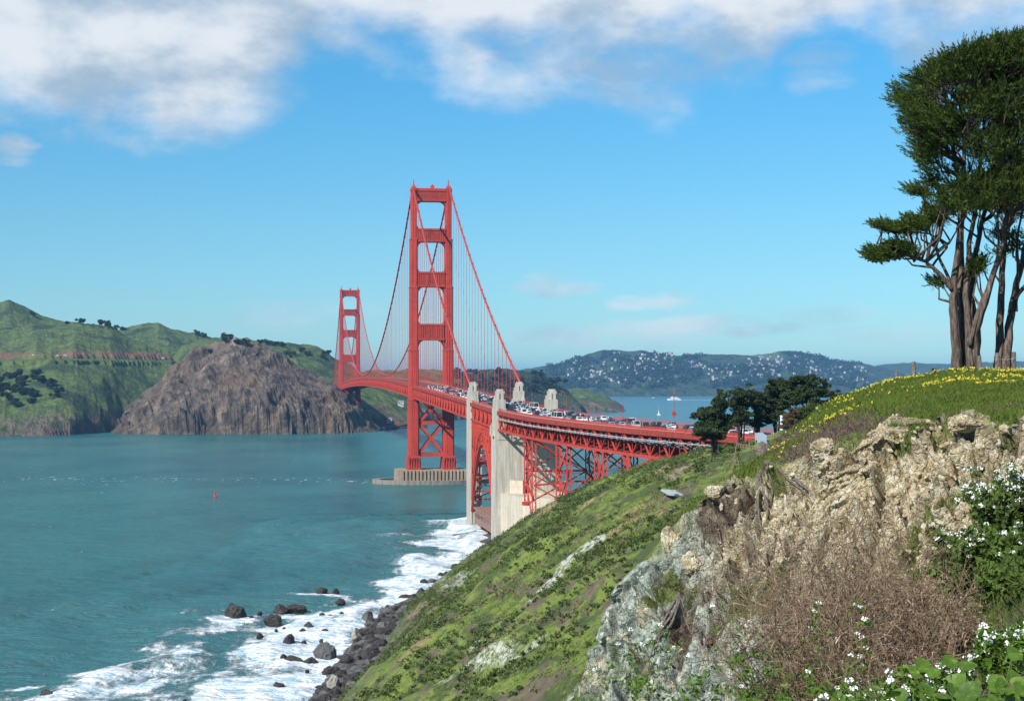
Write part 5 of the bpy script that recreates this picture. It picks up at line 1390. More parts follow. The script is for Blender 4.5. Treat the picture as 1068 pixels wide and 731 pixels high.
def flower_plant(px, D, h_, sp, n_, nleaf, nfl, label, seed, mat, Lf=.035, Wf=.014, fr=.022, cat='flowering plant'):
    g = np.random.default_rng(seed); a = math.atan((px - 534) / FPX); x, y = D * math.sin(a), D * math.cos(a); z = bz(x, y)
    h_ = max(.10, (at(px, h_, D).z - z) / 1.15); root = empty('flowering_plant', (x, y, z)); tag(root, label, cat)
    sg, tips = grow_shrub((x, y, z), h_, sp, n_, g, (0, 0), r0=.004, sub=7, sub2=3)
    obj_np('stems', segs(*sg), twig if seed % 2 else oliv, root)
    mid = np.array(sg[1]); mid = mid[g.random(len(mid)) < nleaf]
    obj_np('leaves', leaves(mid, np.full((len(mid), 3), .03), 5, Lf, Wf, g=g), mat, root)
    if nfl:
        # the highest and outermost tips carry the flower heads
        sc_ = tips[:, 2] - z + .3 * np.linalg.norm(tips[:, :2] - np.array([x, y]), axis=1) + g.normal(size=len(tips)) * .06; H = tips[np.argsort(-sc_)[:nfl]] + np.array([0, 0, .012])
        if nfl <= 40:
            for h1_ in H: obj_np('flower_head', leaves(h1_[None], np.full((1, 3), fr) * np.array([1, 1, .6]), 22, fr * .62, fr * .5, g=g, shell=.5), white, root)
        else: obj_np('flower_heads', leaves(H, np.full((len(H), 3), fr) * np.array([1, 1, .6]), 22, fr * .62, fr * .5, g=g, shell=.5), white, root)
    return root
flower_plant(958, 5.6, 684, .34, 36, .9, 100, 'leafy plant topped with white flower clusters at the bottom centre right', 41, greenl, fr=.017)
flower_plant(920, 5.3, 715, .2, 16, .9, 34, 'smaller white flower cluster at the very bottom edge, left of the larger', 42, greenl, fr=.016)
flower_plant(1072, 6.0, 634, .4, 50, .9, 150, 'white flowered plant cut by the right edge, above the broad leaves', 43, greenl, fr=.019)
flower_plant(775, 7.4, 672, .5, 60, .9, 26, 'bright green plant dotted with white flowers at the bottom left of the thicket', 44, greenl, fr=.014)
flower_plant(1090, 10.4, 490, 1.0, 100, .9, 230, 'large rounded bush speckled with white flowers high at the right edge', 45, oliv, Lf=.05, Wf=.02, fr=.022)
flower_plant(1050, 9.4, 545, .9, 80, .9, 70, 'green bush with few white flowers between the dry twigs and right edge', 46, oliv, Lf=.05, Wf=.02, fr=.018)
flower_plant(1090, 8.2, 570, .9, 60, .9, 0, 'dark green bush low at the right edge under the flowering bush', 47, oliv, Lf=.05, Wf=.022)
flower_plant(830, 6.3, 705, .5, 40, .9, 14, 'low green growth with scattered white flowers under the dry bush', 48, greenl, fr=.012)
# broad rounded leaves in the corner
def broad_plant(px, D, n_, h_, label, seed, r_=.03):
    g = np.random.default_rng(seed); a = math.atan((px - 534) / FPX); x, y = D * math.sin(a), D * math.cos(a); z = bz(x, y)
    h_ = max(.06, at(px, h_, D).z - z); root = empty('broad_leaved_plant', (x, y, z)); tag(root, label, 'plant')
    mb = MB(); st_ = MB()
    for k in range(n_):
        a_ = g.uniform(0, 6.28); q = .22 * math.sqrt(g.random()); c = Vector((x + q * math.cos(a_) * 1.2, y + q * math.sin(a_), z + h_ * g.uniform(.35, 1)))
        n = Vector((g.normal() * .5 - .1, g.normal() * .5 - .5, 1)).normalized(); u_ = n.cross(Vector((0, 1, 0))).normalized(); v_ = n.cross(u_); s_ = r_ * g.uniform(.6, 1.25)
        ring = []
        for i in range(10):
            t = 2 * math.pi * i / 10; rr_ = s_ * (1 - .28 * (i == 0)) * (1 + .05 * math.cos(5 * t)); ring.append(c + u_ * math.cos(t) * rr_ + v_ * math.sin(t) * rr_ + n * (s_ * .16))
        mb.add([c] + ring, [(0, i + 1, (i + 1) % 10 + 1) for i in range(10)])
        st_.tube([(x + q * .4 * math.cos(a_), y + q * .4 * math.sin(a_), z - .01), tuple(c - n * .004)], [.003, .002], 4)
    mb.build('leaves', greenl, root, off=root.location, smooth=True); st_.build('stems', greenl, root, off=root.location)
broad_plant(1008, 5.2, 60, 672, 'plant with bright green rounded leaves at the bottom right', 51)
broad_plant(1045, 4.9, 50, 700, 'bright green rounded leaves in the bottom right corner', 52)
broad_plant(985, 5.0, 26, 705, 'low bright green leaves right of the white flowers', 53, .022)
# grass and litter over the foreground ground
x, y, z, cl_, pxs, rs = on_bluff(42000, (620, 1130), (4.2, 14), g)
k = fbm(x / .8, y / .8, oct=3, seed=151) > -.1; h = g.uniform(.03, .13, k.sum())
tag(blade_obj('foreground_grass', x[k], y[k], z[k], h, np.full(k.sum(), .006), .6, oliv, g), 'short green grass on the ground under the thicket', 'grass', kind='stuff')
k = ~k; h = g.uniform(.02, .10, k.sum())
tag(blade_obj('foreground_straw', x[k], y[k], z[k], h, np.full(k.sum(), .005), 1.2, dryleaf, g), 'dry straw and litter on the ground under the thicket', 'straw', kind='stuff')
# ================================================================== SMALL THINGS
def stone_mat(name, a, b, sc_=.8, rough=.85):
    m, nt = new_mat(name); n1 = nt.noise(nt.pos, sc_, 6, .7); n2 = nt.noise(nt.pos, sc_ * 6, 4, .7)
    nt.set(nt.b, 'Base Color', nt.mix(nt.rng(nt.math('ADD', nt.math('MULTIPLY', n1, .6), nt.math('MULTIPLY', n2, .4)), .36, .64), a, b))
    nt.set(nt.b, 'Normal', nt.bump(nt.math('ADD', n1, nt.math('MULTIPLY', n2, .4)), .9, .35)); nt.b.inputs['Roughness'].default_value = rough
    return m
wet_rock = stone_mat('wet_dark_stone', (.012, .011, .011), (.060, .048, .040), rough=.45)
grey_rock = stone_mat('grey_stone', (.040, .042, .042), (.15, .15, .142))
pale_rock = stone_mat('pale_stone', (.17, .16, .14), (.36, .34, .29))
shared = {}
def rugged(key):
    V_, F_ = rock_shape(key, ico(4)); n_ = fbm(V_[:, 0] * 3, V_[:, 1] * 3, V_[:, 2] * 3, oct=5, seed=key, ridged=True, gain=.6); return V_ * (1 + .20 * n_)[:, None], F_
def rock(name, px, py, wpx, hpx, mat, label, group=None, seed=0, D=None, z0=None):
    if D is None: D = CAMZ * FPX / (py - 399)
    g_ = np.random.default_rng(seed + 900)
    p = at(px, py, D); k_ = D / FPX
    z = p.z if z0 is None else z0
    key = seed % 12
    if (key, mat.name) not in shared:
        V_, F_ = rugged(key + 60); o = np_mesh(name, V_, F_, [mat]); shared[(key, mat.name)] = o
    else: o = shared[(key, mat.name)].copy(); COL.objects.link(o)
    o.name = name
    o.location = (p.x, p.y, z); o.scale = (wpx * k_ / 2.0, wpx * k_ / 2.0 * g_.uniform(.8, 1.2), hpx * k_ / 1.2)
    o.rotation_euler = (0, 0, g_.uniform(0, 6.28)) if wpx < 12 else (0, 0, g_.uniform(-.4, .4))
    tag(o, label, 'rock', group)
    return o
surf = [(246, 641, 27, 15, 'largest dark domed rock standing farthest out in the white surf'), (292, 636, 14, 7, 'dark rock touching the left end of the flat surf rock'),
        (309, 635, 21, 7, 'long flat dark rock awash beyond the others'), (286, 649, 22, 10, 'ragged dark rock in the surf between the domed and the square ones'),
        (322, 655, 14, 8, 'dark wedge shaped rock in the foam near the shingle'), (301, 671, 15, 11, 'dark pyramid rock alone in the foam'),
        (336, 618, 13, 6, 'dark rock at the top of the surf beside a smaller one'), (350, 617, 8, 4, 'small dark rock right of the topmost surf rock'),
        (355, 628, 11, 5, 'low dark rock in foam just below the two topmost ones'), (307, 689, 20, 8, 'long two humped rock in the foam below the pyramid'),
        (296, 688, 9, 7, 'round knob at the left end of the two humped rock'), (324, 690, 16, 6, 'flat dark rock where the foam meets the shingle'),
        (291, 717, 15, 8, 'dark rock in the foam near the bottom of the beach'), (48, 725, 16, 7, 'lone dark rock in foam at the far lower left'),
        (271, 663, 8, 4, 'small dark rock left of the pyramid rock'), (339, 659, 8, 4, 'small dark rock between wedge rock and shingle')]
for i, (a, b, c, d_, lb) in enumerate(surf): rock('rock', a, b, c, d_, wet_rock, lb, seed=i + (0 if c > 12 else 3))
for i, (a, b, c) in enumerate([(271, 640, 6), (262, 644, 5), (255, 641, 4), (296, 655, 4), (288, 657, 4), (356, 640, 6), (317, 659, 9), (317, 670, 6), (345, 642, 5), (336, 641, 5), (283, 729, 5), (192, 731, 5), (320, 700, 5), (314, 710, 6), (398, 628, 4), (372, 640, 6), (363, 646, 5), (331, 650, 3), (335, 668, 5)]):
    rock('rock', a, b, c, c * .5, wet_rock, 'small dark rock poking out of the foam off the shingle', 'small dark rocks in the foam', seed=i + 30)
beach = [(338, 682, 24, 17, grey_rock, 'biggest grey boulder at the edge of the shingle'), (349, 719, 17, 18, pale_rock, 'pale rounded boulder low on the shingle'), (371, 662, 10, 9, pale_rock, 'small pale boulder high on the shingle'),
         (383, 643, 12, 7, grey_rock, 'grey boulder at the top end of the shingle'), (361, 690, 12, 9, wet_rock, 'black boulder beneath the slope in mid beach'), (373, 690, 11, 8, wet_rock, 'black boulder touching the foot of the slope')]
for i, (a, b, c, d_, mm_, lb) in enumerate(beach): rock('boulder', a, b, c, d_, mm_, lb, seed=i + 50, D=CAMZ * FPX / (b - 399) * .985)
g = np.random.default_rng(77)
for i in range(230):
    Y_ = g.uniform(345, 505) if i < 190 else g.uniform(505, 700); X_ = shore_x(Y_) + g.uniform(-2.5, 9.5 if Y_ < 505 else 4); s_ = g.uniform(.4, 1.65) ** 1.5
    key = i % 8; mm_ = (wet_rock, grey_rock, wet_rock)[i % 3]
    if (key, mm_.name) in shared: o = shared[(key, mm_.name)].copy(); COL.objects.link(o)
    else: V_, F_ = rugged(key + 60); o = np_mesh('boulder', V_, F_, [mm_]); shared[(key, mm_.name)] = o
    o.name = 'boulder'; o.location = (X_, Y_, max(ground(X_, Y_), .1)); o.scale = (s_ * 1.2, s_, s_ * .8); o.rotation_euler = (0, 0, g.uniform(0, 6))
    tag(o, 'dark grey boulder among the shingle at the foot of the slope' if mm_ is grey_rock else 'wet black boulder among the shingle at the foot of the slope', 'rock', 'grey boulders on the beach' if mm_ is grey_rock else 'black boulders on the beach')
for i, (a, b, c, d_, lb) in enumerate([(402, 449, 14, 5, 'dark sea rock just right of the far bridge tower'), (411, 448, 10, 4, 'smaller dark sea rock off the far point'), (510, 577, 12, 8, 'dark rock on the ledge below the bridge pylon'),
                                   (503, 574, 9, 5, 'low rock at the water edge below the bridge pylon')]):
    rock('rock', a, b, c, d_, wet_rock, lb, seed=i + 70)
# outcrops of pale stone set in the bluff
for i, (px, py, wd, hh, lb) in enumerate([(748, 512, 20, 14, 'pale cream outcrop at the tip of the near bluff'), (700, 560, 18, 26, 'tawny crag at the left shoulder of the near bluff'), (862, 470, 34, 26, 'knobbly tan crag below the grassy crest'),
                                          (1052, 424, 9, 8, 'pale stone lying in the grass near the right edge'), (1014, 440, 40, 16, 'long pale ledge under the grass near the trees'), (940, 452, 30, 14, 'broken tan ledge under the brown matted growth'), (722, 585, 22, 22, 'rusty tan crag above the grey rock slope')]):
    h_ = bpick(px, py, 25)
    if h_ is None: continue
    k_ = h_.y / FPX; V_, F_ = rock_shape(i + 90, ico(5)); V_ = V_ * (1 + .16 * fbm(V_[:, 0] * 5, V_[:, 1] * 5, V_[:, 2] * 5, oct=5, seed=i, ridged=True))[:, None]
    o = np_mesh('rock_outcrop', V_ * np.array([wd * k_ / 1.7, wd * k_ / 1.7, hh * k_ / 1.7]), F_, [bluff.data.materials[0]], attrs={'cliff': np.ones(len(V_))}, loc=(h_.x, h_.y + wd * k_ * .22, h_.z - hh * k_ * .15))
    o.rotation_euler = (0, .2, i); tag(o, lb, 'rock')

# ---- exposed roots of a dead stump on the bluff edge
wood = stone_mat('weathered_wood', (.12, .095, .075), (.40, .345, .29), 6)
def bp(px, py, lift=.0, fallback=48):
    h_ = bpick(px, py, 25)
    if h_ is None or h_.y > 66: h_ = at(px, py, fallback)
    d_ = (Vector((0, 0, CAMZ)) - h_).normalized(); return h_ + d_ * lift
def rooty(pl, r0, r1, lift=.1):
    n_ = len(pl) * 2; t = np.linspace(0, 1, n_); P_ = []
    for k in t:
        a = np.interp(k, np.linspace(0, 1, len(pl)), [p[0] for p in pl]); b = np.interp(k, np.linspace(0, 1, len(pl)), [p[1] for p in pl]); P_.append(bp(a, b, lift))
    for i in range(1, len(P_)):      # keep the root from jumping in depth
        if (P_[i] - P_[i - 1]).length > .9: P_[i] = P_[i - 1] + (P_[i] - P_[i - 1]).normalized() * .6
    return P_, list(np.linspace(r0, r1, n_))
st = bp(797, 474, .1); root = empty('dead_stump', st); tag(root, 'weathered grey stump with bare roots trailing down the bluff', 'tree stump')
V_, F_ = rock_shape(33, I3)
np_mesh('stump', V_ * np.array([.30, .26, .42]), F_, [wood], root, loc=(-.05, 0, .05))
np_mesh('stump_crown', V_[:, [1, 0, 2]] * np.array([.30, .22, .16]), F_[:, ::-1], [wood], root, loc=(.38, .05, .02))
for pl, r0, r1 in (([(798, 482), (810, 486), (822, 492), (832, 502), (845, 512), (857, 524)], .11, .025), ([(796, 486), (791, 498), (795, 512), (801, 524), (800, 540)], .07, .03), ([(792, 486), (790, 500), (792, 515), (790, 530), (785, 540), (772, 536)], .06, .02),
                   ([(800, 488), (802, 500), (806, 512), (803, 528)], .05, .02), ([(812, 488), (822, 500), (833, 508), (846, 520)], .04, .015), ([(794, 500), (790, 520), (792, 545), (797, 556)], .045, .02)):
    P_, r_ = rooty(pl, r0, r1); mb = MB(); mb.tube(P_, r_, 7); mb.build('root', wood, root, off=st, smooth=True)
st = bp(706, 632, .1); root = empty('exposed_roots', st); tag(root, 'twisted bare roots hanging down the grey lower bluff', 'roots')
for pl, r0, r1 in (([(708, 618), (706, 632), (698, 645), (690, 655), (682, 672), (676, 690)], .06, .02), ([(710, 622), (704, 640), (700, 652), (688, 662), (684, 680)], .045, .015), ([(704, 625), (696, 640), (690, 652)], .05, .02), ([(692, 655), (686, 668), (690, 680), (676, 700)], .03, .012)):
    P_, r_ = rooty(pl, r0, r1, .08); mb = MB(); mb.tube(P_, r_, 6); mb.build('root', wood, root, off=st, smooth=True)

# ---- fence posts and wire on the crest
def post(px, ptop, pbot, D, label, mat=wood, r_=.07):
    b = at(px, pbot, D); gz = bz(b.x, b.y); t = at(px, ptop, D)
    mb = MB(); mb.tube([(b.x, b.y, gz - .2), (b.x + .01, b.y, (gz + t.z) / 2), (b.x, b.y, t.z - .02), (b.x, b.y, t.z)], [r_ * 1.05, r_, r_ * .97, r_ * .8], 9)
    o = mb.build('fence_post', mat, loc=(b.x, b.y, gz), off=(b.x, b.y, gz), smooth=False); tag(o, label, 'fence post'); return t
ts = [post(929, 393, 402, 66, 'shortest wooden fence post at the left end of the row', r_=.06), post(935, 386, 401, 65, 'thin grey fence post, second from the left on the crest', r_=.055), post(953, 377, 397, 63, 'tall pale fence post standing among yellow flowers', r_=.085)]
post(974, 384, 391, 62, 'short charred black stub on the crest', simple('charred_wood', (.015, .013, .012)), .10)
t2 = [post(1021.5, 371, 389, 59, 'grey post leaning against the multi trunk cypress', r_=.08), post(1040, 368, 389, 59.5, 'wooden post between the two cypresses', r_=.09), post(1057.6, 367, 389, 60, 'brown wooden post right of the slender cypress', r_=.08), post(1110, 366, 389, 60, 'wooden fence post past the right cypress', r_=.08)]
mb = MB()
for k in (.25, .65):
    for a, b in zip(t2[:-1], t2[1:]): mb.tube([a - Vector((0, .09, k)), (a + b) / 2 - Vector((0, .09, k + .04)), b - Vector((0, .09, k))], .008, 4)
tag(mb.build('fence_wire', greysteel), 'thin wires strung between the posts under the cypresses', 'fence wire')

# ---- at the bridge end: slatted fence, curved timber railing, walkers, slab, logs
fr = at(790, 452, 232); root = empty('slatted_fence', (fr.x, fr.y, ground(fr.x, fr.y))); tag(root, 'grey blue slatted fence running down beside the trees', 'fence')
q0, q1 = pick(788, 461) or Vector((47, 300, 63)), pick(799, 464) or Vector((47.5, 284, 63))
mb = MB(); n_ = 34; bl = simple('grey_blue_paint', (.30, .36, .42), var=.12)
for i in range(n_ + 1):
    f = i / n_; p = q0.lerp(q1, f); gz = ground(p.x, p.y); z1 = gz + 1.9; mb.box((p.x, p.y, (gz + z1) / 2 - .05), (.05, .5, (z1 - gz) / 2))
mb.build('slats', bl, root, off=root.location)
mb = MB()
for f0, f1_ in [(i / 6, (i + 1) / 6) for i in range(6)]:
    a, b = q0.lerp(q1, f0), q0.lerp(q1, f1_); mb.beam((a.x + .08, a.y, ground(a.x, a.y) + 1.7), (b.x + .08, b.y, ground(b.x, b.y) + 1.7), .08, .1)
mb.build('rail', bl, root, off=root.location)
timber = stone_mat('old_timber', (.16, .11, .075), (.36, .27, .19), 2)
cpts = [(758, 461), (763, 464), (768, 467), (775, 469), (785, 470.5), (794, 471)]
g0 = pick(775, 470) or at(775, 470, 230); root = empty('timber_railing', g0); tag(root, 'curved low timber railing along the footpath below the trees', 'railing')
P_ = []
for a, b in cpts:
    h_ = pick(a, b); P_.append(h_ if h_ and h_.y < 330 else at(a, b, 250))
rlm = MB()
for a, b in zip(P_[:-1], P_[1:]):
    for k in range(3):
        c = a.lerp(b, k / 3); gz = ground(c.x, c.y); pm = MB(); pm.box((c.x, c.y, gz + .45), (.09, .09, .6)); pm.build('railing_post', timber, root, off=g0)
    for hh in (.45, .95): rlm.beam((a.x, a.y, ground(a.x, a.y) + hh), (b.x, b.y, ground(b.x, b.y) + hh), .08, .13)
rlm.build('rails', timber, root, off=g0)
# walkers: one continuous skinned body each
def person(px, py, face, label, cloth, legs, seed=0, walk=.18):
    h_ = pick(px, py); h_ = h_ if h_ and h_.y < 400 else at(px, py, 260)
    x, y = h_.x, h_.y; z = ground(x, y); c_, s_ = math.cos(face), math.sin(face)
    J = {'pel': (0, 0, .95), 'sp': (0, .01, 1.15), 'ch': (0, .01, 1.38), 'nk': (0, .01, 1.50), 'hd': (0, .03, 1.62), 'tp': (0, .02, 1.72),
         'sl': (-.19, 0, 1.42), 'el': (-.25, -.08, 1.16), 'hl': (-.24, .05, .93), 'sr': (.19, 0, 1.42), 'er': (.25, .06, 1.16), 'hr': (.24, .18, .95),
         'pl': (-.10, 0, .90), 'kl': (-.11, walk, .50), 'al': (-.11, walk * .8, .09), 'tl': (-.11, walk + .14, .04), 'pr': (.10, 0, .90), 'kr': (.11, -walk * .2, .48), 'ar': (.11, -walk * 1.3, .12), 'tr': (.11, -walk * 1.1 + .1, .04)}
    Rr = {'pel': .15, 'sp': .13, 'ch': .16, 'nk': .06, 'hd': .10, 'tp': .07, 'sl': .07, 'el': .05, 'hl': .04, 'sr': .07, 'er': .05, 'hr': .04, 'pl': .10, 'kl': .07, 'al': .05, 'tl': .04, 'pr': .10, 'kr': .07, 'ar': .05, 'tr': .04}
    E_ = [('pel', 'sp'), ('sp', 'ch'), ('ch', 'nk'), ('nk', 'hd'), ('hd', 'tp'), ('ch', 'sl'), ('sl', 'el'), ('el', 'hl'), ('ch', 'sr'), ('sr', 'er'), ('er', 'hr'), ('pel', 'pl'), ('pl', 'kl'), ('kl', 'al'), ('al', 'tl'), ('pel', 'pr'), ('pr', 'kr'), ('kr', 'ar'), ('ar', 'tr')]
    ks = list(J); me = bpy.data.meshes.new('person'); me.from_pydata([J[k] for k in ks], [(ks.index(a), ks.index(b)) for a, b in E_], [])
    o = bpy.data.objects.new('person', me); link(o); o.modifiers.new('skin', 'SKIN')
    for i, k in enumerate(ks): me.skin_vertices[0].data[i].radius = (Rr[k], Rr[k] * .85); me.skin_vertices[0].data[i].use_root = (k == 'pel')
    sb = o.modifiers.new('sub', 'SUBSURF'); sb.levels = 1; sb.render_levels = 2
    m, nt = new_mat('walker_clothing'); zz = nt.new('ShaderNodeSeparateXYZ', {0: nt.obj}).outputs[2]
    c = nt.mix(nt.math('GREATER_THAN', zz, .93), legs, cloth); c = nt.mix(nt.math('GREATER_THAN', zz, 1.5), c, (.42, .26, .19)); c = nt.mix(nt.math('GREATER_THAN', zz, 1.68), c, (.03, .02, .015)); c = nt.mix(nt.math('LESS_THAN', zz, .10), c, (.03, .03, .03))
    nt.set(nt.b, 'Base Color', c); me.materials.append(m)
    o.location = (x, y, z); o.rotation_euler = (0, 0, face); tag(o, label, 'person'); return o
person(773, 465.5, 2.6, 'person in a dark jacket walking on the footpath by the timber railing', (.02, .022, .03), (.03, .035, .06))
person(778, 466, -.4, 'person in a brown top beside the dark jacketed walker', (.16, .07, .04), (.05, .06, .09), 1, .1)
sp_ = [pick(*q) for q in ((694, 515), (710, 511), (723, 516), (706, 520))]
c = sum((p for p in sp_), Vector()) / 4
mb = MB(); ang_ = math.atan2((sp_[2] - sp_[0]).y, (sp_[2] - sp_[0]).x)
hw = abs(at(723, 516, c.y).x - at(694, 516, c.y).x) / 2
mb.box((0, 0, 0), (hw, hw * 1.5, .16), (Vector((1, 0, 0)), Vector((0, 1, 0)), Vector((0, 0, 1))))
o = mb.build('concrete_slab', simple('grey_blue_slab', (.36, .40, .42), var=.15, scale=2), loc=(c.x, c.y, c.z + .25)); o.rotation_euler = (R(2), R(3), .1); tag(o, 'flat pale grey slab lying on the green slope', 'slab')
for i, (a, b, lb, r_) in enumerate([((648, 565), (690, 533), 'long weathered log lying up the slope under the slab', .14), ((665, 548), (682, 541), 'short pale log beside the longer one', .09), ((674, 492), (688, 497), 'pale broken log on the slope above the slab', .10), ((668, 528), (684, 533), 'thin pale log left of the slab', .08)]):
    A_, B_ = pick(*a), pick(*b)
    if not A_ or not B_ or (A_ - B_).length > 90: continue
    P_ = [A_.lerp(B_, f) for f in np.linspace(0, 1, 7)]; P_ = [Vector((p.x, p.y, ground(p.x, p.y) + r_ * .8)) for p in P_]
    mb = MB(); mb.tube(P_, [r_ * k for k in (1, 1.1, .95, 1, .9, .85, .6)], 8); tag(mb.build('log', wood, smooth=True), lb, 'log')
# pale lamp housing beside the grove
p = at(815, 437, 300); gz = ground(p.x, p.y); mb = MB(); mb.box((p.x, p.y, (gz + at(0, 434, 300).z) / 2), (.22, .2, (at(0, 434, 300).z - gz) / 2 + .01)); mb.box((p.x, p.y, at(0, 434, 300).z + .1), (.28, .26, .08))
tag(mb.build('utility_box', simple('white_metal', (.7, .7, .7), var=.08)), 'narrow white utility box between the pines and the brown shrub', 'utility box')

# ---- buoy, boats
p = at(224.5, 519, CAMZ * FPX / 119); p.z = 0; root = empty('buoy', p); tag(root, 'small red buoy floating in the open strait', 'buoy')
redp = simple('red_buoy_paint', (.50, .03, .03), rough=.4)
mb = MB(); mb.tube([(0, 0, -.4), (0, 0, .7)], [1.1, 1.0], 14); mb.build('float', redp, root)
mb = MB()
for k in range(4):
    t = k * math.pi / 2; mb.beam((1.1 * math.cos(t), 1.1 * math.sin(t), .9), (.3 * math.cos(t), .3 * math.sin(t), 4.0), .22, .22)
for z in (1.8, 2.8): mb.tube([(0, 0, z), (0, 0, z + .15)], [1.0 - z * .2] * 2, 8)
mb.tube([(0, 0, 2.9), (0, 0, 3.7)], [.5, .4], 8); mb.build('cage_tower', redp, root)
wh = simple('white_boat_paint', (.78, .78, .77), rough=.4, var=.05)
def hull(mb, L, Wd, H, m=0):
    st_ = [(-.5, .75, 1), (-.25, 1, 1), (.1, 1, 1), (.35, .65, 1.1), (.5, .04, 1.25)]; V_ = []
    for x, w_, h_ in st_: V_ += [(x * L, -w_ * Wd / 2, H * h_), (x * L, -w_ * Wd * .3, -.3), (x * L, w_ * Wd * .3, -.3), (x * L, w_ * Wd / 2, H * h_)]
    F_ = [(0, 1, 2, 3), (19, 18, 17, 16)]
    for i in range(4):
        a = i * 4; b = a + 4
        for j in range(4): F_.append((a + j, b + j, b + (j + 1) % 4, a + (j + 1) % 4))
    mb.add(V_, F_, m)
def boat(name, px, py, rz, label, kind):
    D = CAMZ * FPX / (py - 399); p = at(px, py, D); root = empty(name, (p.x, p.y, 0), rz); tag(root, label, 'boat')
    if kind == 'ferry':
        mb = MB(); hull(mb, 58, 13, 5); mb.build('hull', wh, root); mb = MB(); mb.box((-2, 0, 7.5), (20, 5.6, 2.3), top=.95); mb.box((-1, 0, 11.3), (14, 4.6, 1.6), top=.93); mb.box((8, 0, 14), (3, 3, 1.2)); mb.tube([(-6, 0, 12), (-6, 0, 19)], [.3, .15], 5); mb.build('cabin', wh, root)
        mb = MB(); mb.box((-2, 0, 8.0), (19.2, 5.75, .7)); mb.box((-1, 0, 11.6), (13.4, 4.7, .5)); mb.build('windows', dark_glass, root)
    elif kind == 'sail':
        mb = MB(); hull(mb, 16, 5, 2.2); mb.box((-1, 0, 2.6), (3, 1.2, .7), top=.8); mb.build('hull', wh, root)
        mb = MB(); mb.tube([(1, 0, 2), (1, 0, 27)], [.22, .12], 6); mb.beam((1, 0, 4), (-6, 0, 4), .25, .25); mb.build('mast', greysteel, root)
        mb = MB(); mb.add([(.9, .08, 4.3), (-5.8, .5, 4.3), (.8, .08, 12), (.9, -.08, 4.3), (-5.8, .35, 4.3), (.8, -.08, 12)], [(0, 1, 2), (5, 4, 3), (0, 3, 4, 1), (1, 4, 5, 2), (2, 5, 3, 0)]); mb.build('sail', wh, root)
    else:
        mb = MB(); hull(mb, 14, 4.5, 1.8); mb.box((0, 0, 2.6), (2.6, 1.5, 1.0), top=.8); mb.build('hull', wh, root)
    return root
boat('ferry', 703, 417.3, math.pi, 'white ferry crossing the bay with a long wake', 'ferry')
boat('sailboat', 686.8, 433, 1.9, 'white sailboat with a tall mast just beyond the bridge railing', 'sail')
boat('motorboat', 681.5, 415, .3, 'tiny white motorboat left of the ferry', 'small')
D = CAMZ * FPX / (417.3 - 399)
p0 = at(710, 417.3, D); x0, x1 = p0.x - 10, p0.x + 150
mb = MB(); ns = 20
V_ = []
for i in range(ns + 1):
    f = i / ns; x = x0 + (x1 - x0) * f; w_ = 9 + 16 * f; V_ += [(x, p0.y - w_, .12), (x, p0.y, .55 - .3 * f), (x, p0.y + w_, .12)]
F_ = []
for i in range(ns):
    a = i * 3; F_ += [(a, a + 3, a + 4, a + 1), (a + 1, a + 4, a + 5, a + 2)]
mb.add(V_, F_); tag(mb.build('wake', stone_mat('foam_white', (.45, .58, .66), (.85, .87, .88), .05)), kind='structure')

# ---- trees and houses far off
def far_tree(px, py, w_, h_, label, group, i, bv=None):
    hp = hpick(px, py, bv)
    if hp is None: hp = at(px, py + 3, 3000); 
    D = hp.y; k_ = D / FPX; g_ = np.random.default_rng(i + 3000)
    root = empty('distant_tree', hp); tag(root, label, 'tree', group)
    n_ = 9; C = g_.normal(size=(n_, 3)) * np.array([w_ * .26, w_ * .26, h_ * .16]) * k_ + np.array([0, 0, h_ * .62 * k_]); r_ = min(w_, h_) * k_ * .3
    v, f = leaves(C, np.tile([r_ * 1.15, r_ * 1.15, r_ * .8], (n_, 1)), 150, 2.0, 1.3, g=g_); np_mesh('crown', v, f, [far_leaf], root)
    mb = MB(); mb.tube([(0, 0, -2), (0, 0, h_ * .6 * k_)], [.9, .4], 5); mb.build('trunk', bark, root)
i = 0
for px, py, w_, h_, lb in ((35, 330, 3, 4, 'lone small tree on the skyline beside the highest left peak'), (84, 337, 7, 5, 'dark rounded tree on the left skyline above the road cut'), (70, 338, 3, 3, 'small bush like tree left of the rounded skyline tree'), (96, 338, 3, 3, 'small tree right of the rounded skyline tree'),
                           (106, 340, 7, 6, 'leftmost tree of the dark cluster in the skyline saddle'), (113, 342, 6, 6, 'middle tree of the dark cluster in the skyline saddle'), (121, 342, 4, 7, 'upright tree at the right of the saddle cluster'), (128, 345, 5, 4, 'low tree right of the saddle cluster'),
                           (206, 350, 7, 5, 'left tree of the pair above the grassy ridge'), (213, 352, 6, 4, 'right tree of the pair above the grassy ridge'), (236, 357, 12, 8, 'largest round tree on the skyline behind the rock face'), (248, 359, 8, 5, 'left tree of the low row on the skyline'), (256, 359, 9, 5, 'right tree of the low row on the skyline'),
                           (272, 359, 4, 5, 'slim tree between the low row and the round one'), (280, 360, 9, 6, 'tree on the skyline right of the rock summit'), (287, 361, 6, 5, 'small tree at the middle of the right skyline trees'), (295, 363, 5, 5, 'last tree on the skyline before the bridge tower'), (32, 328, 2, 3, 'tiny tree near the top of the left peak')):
    far_tree(px, py, w_, h_, lb, None, i); i += 1
g = np.random.default_rng(8)
for k in range(34):
    px, py = g.uniform(-5, 62), g.uniform(388, 425)
    if py < 388 + abs(px - 30) * .3: continue
    far_tree(px, py, g.uniform(6, 11), g.uniform(5, 9), 'dark tree in the grove above the left shoreline', 'dark trees above the left shoreline', i); i += 1
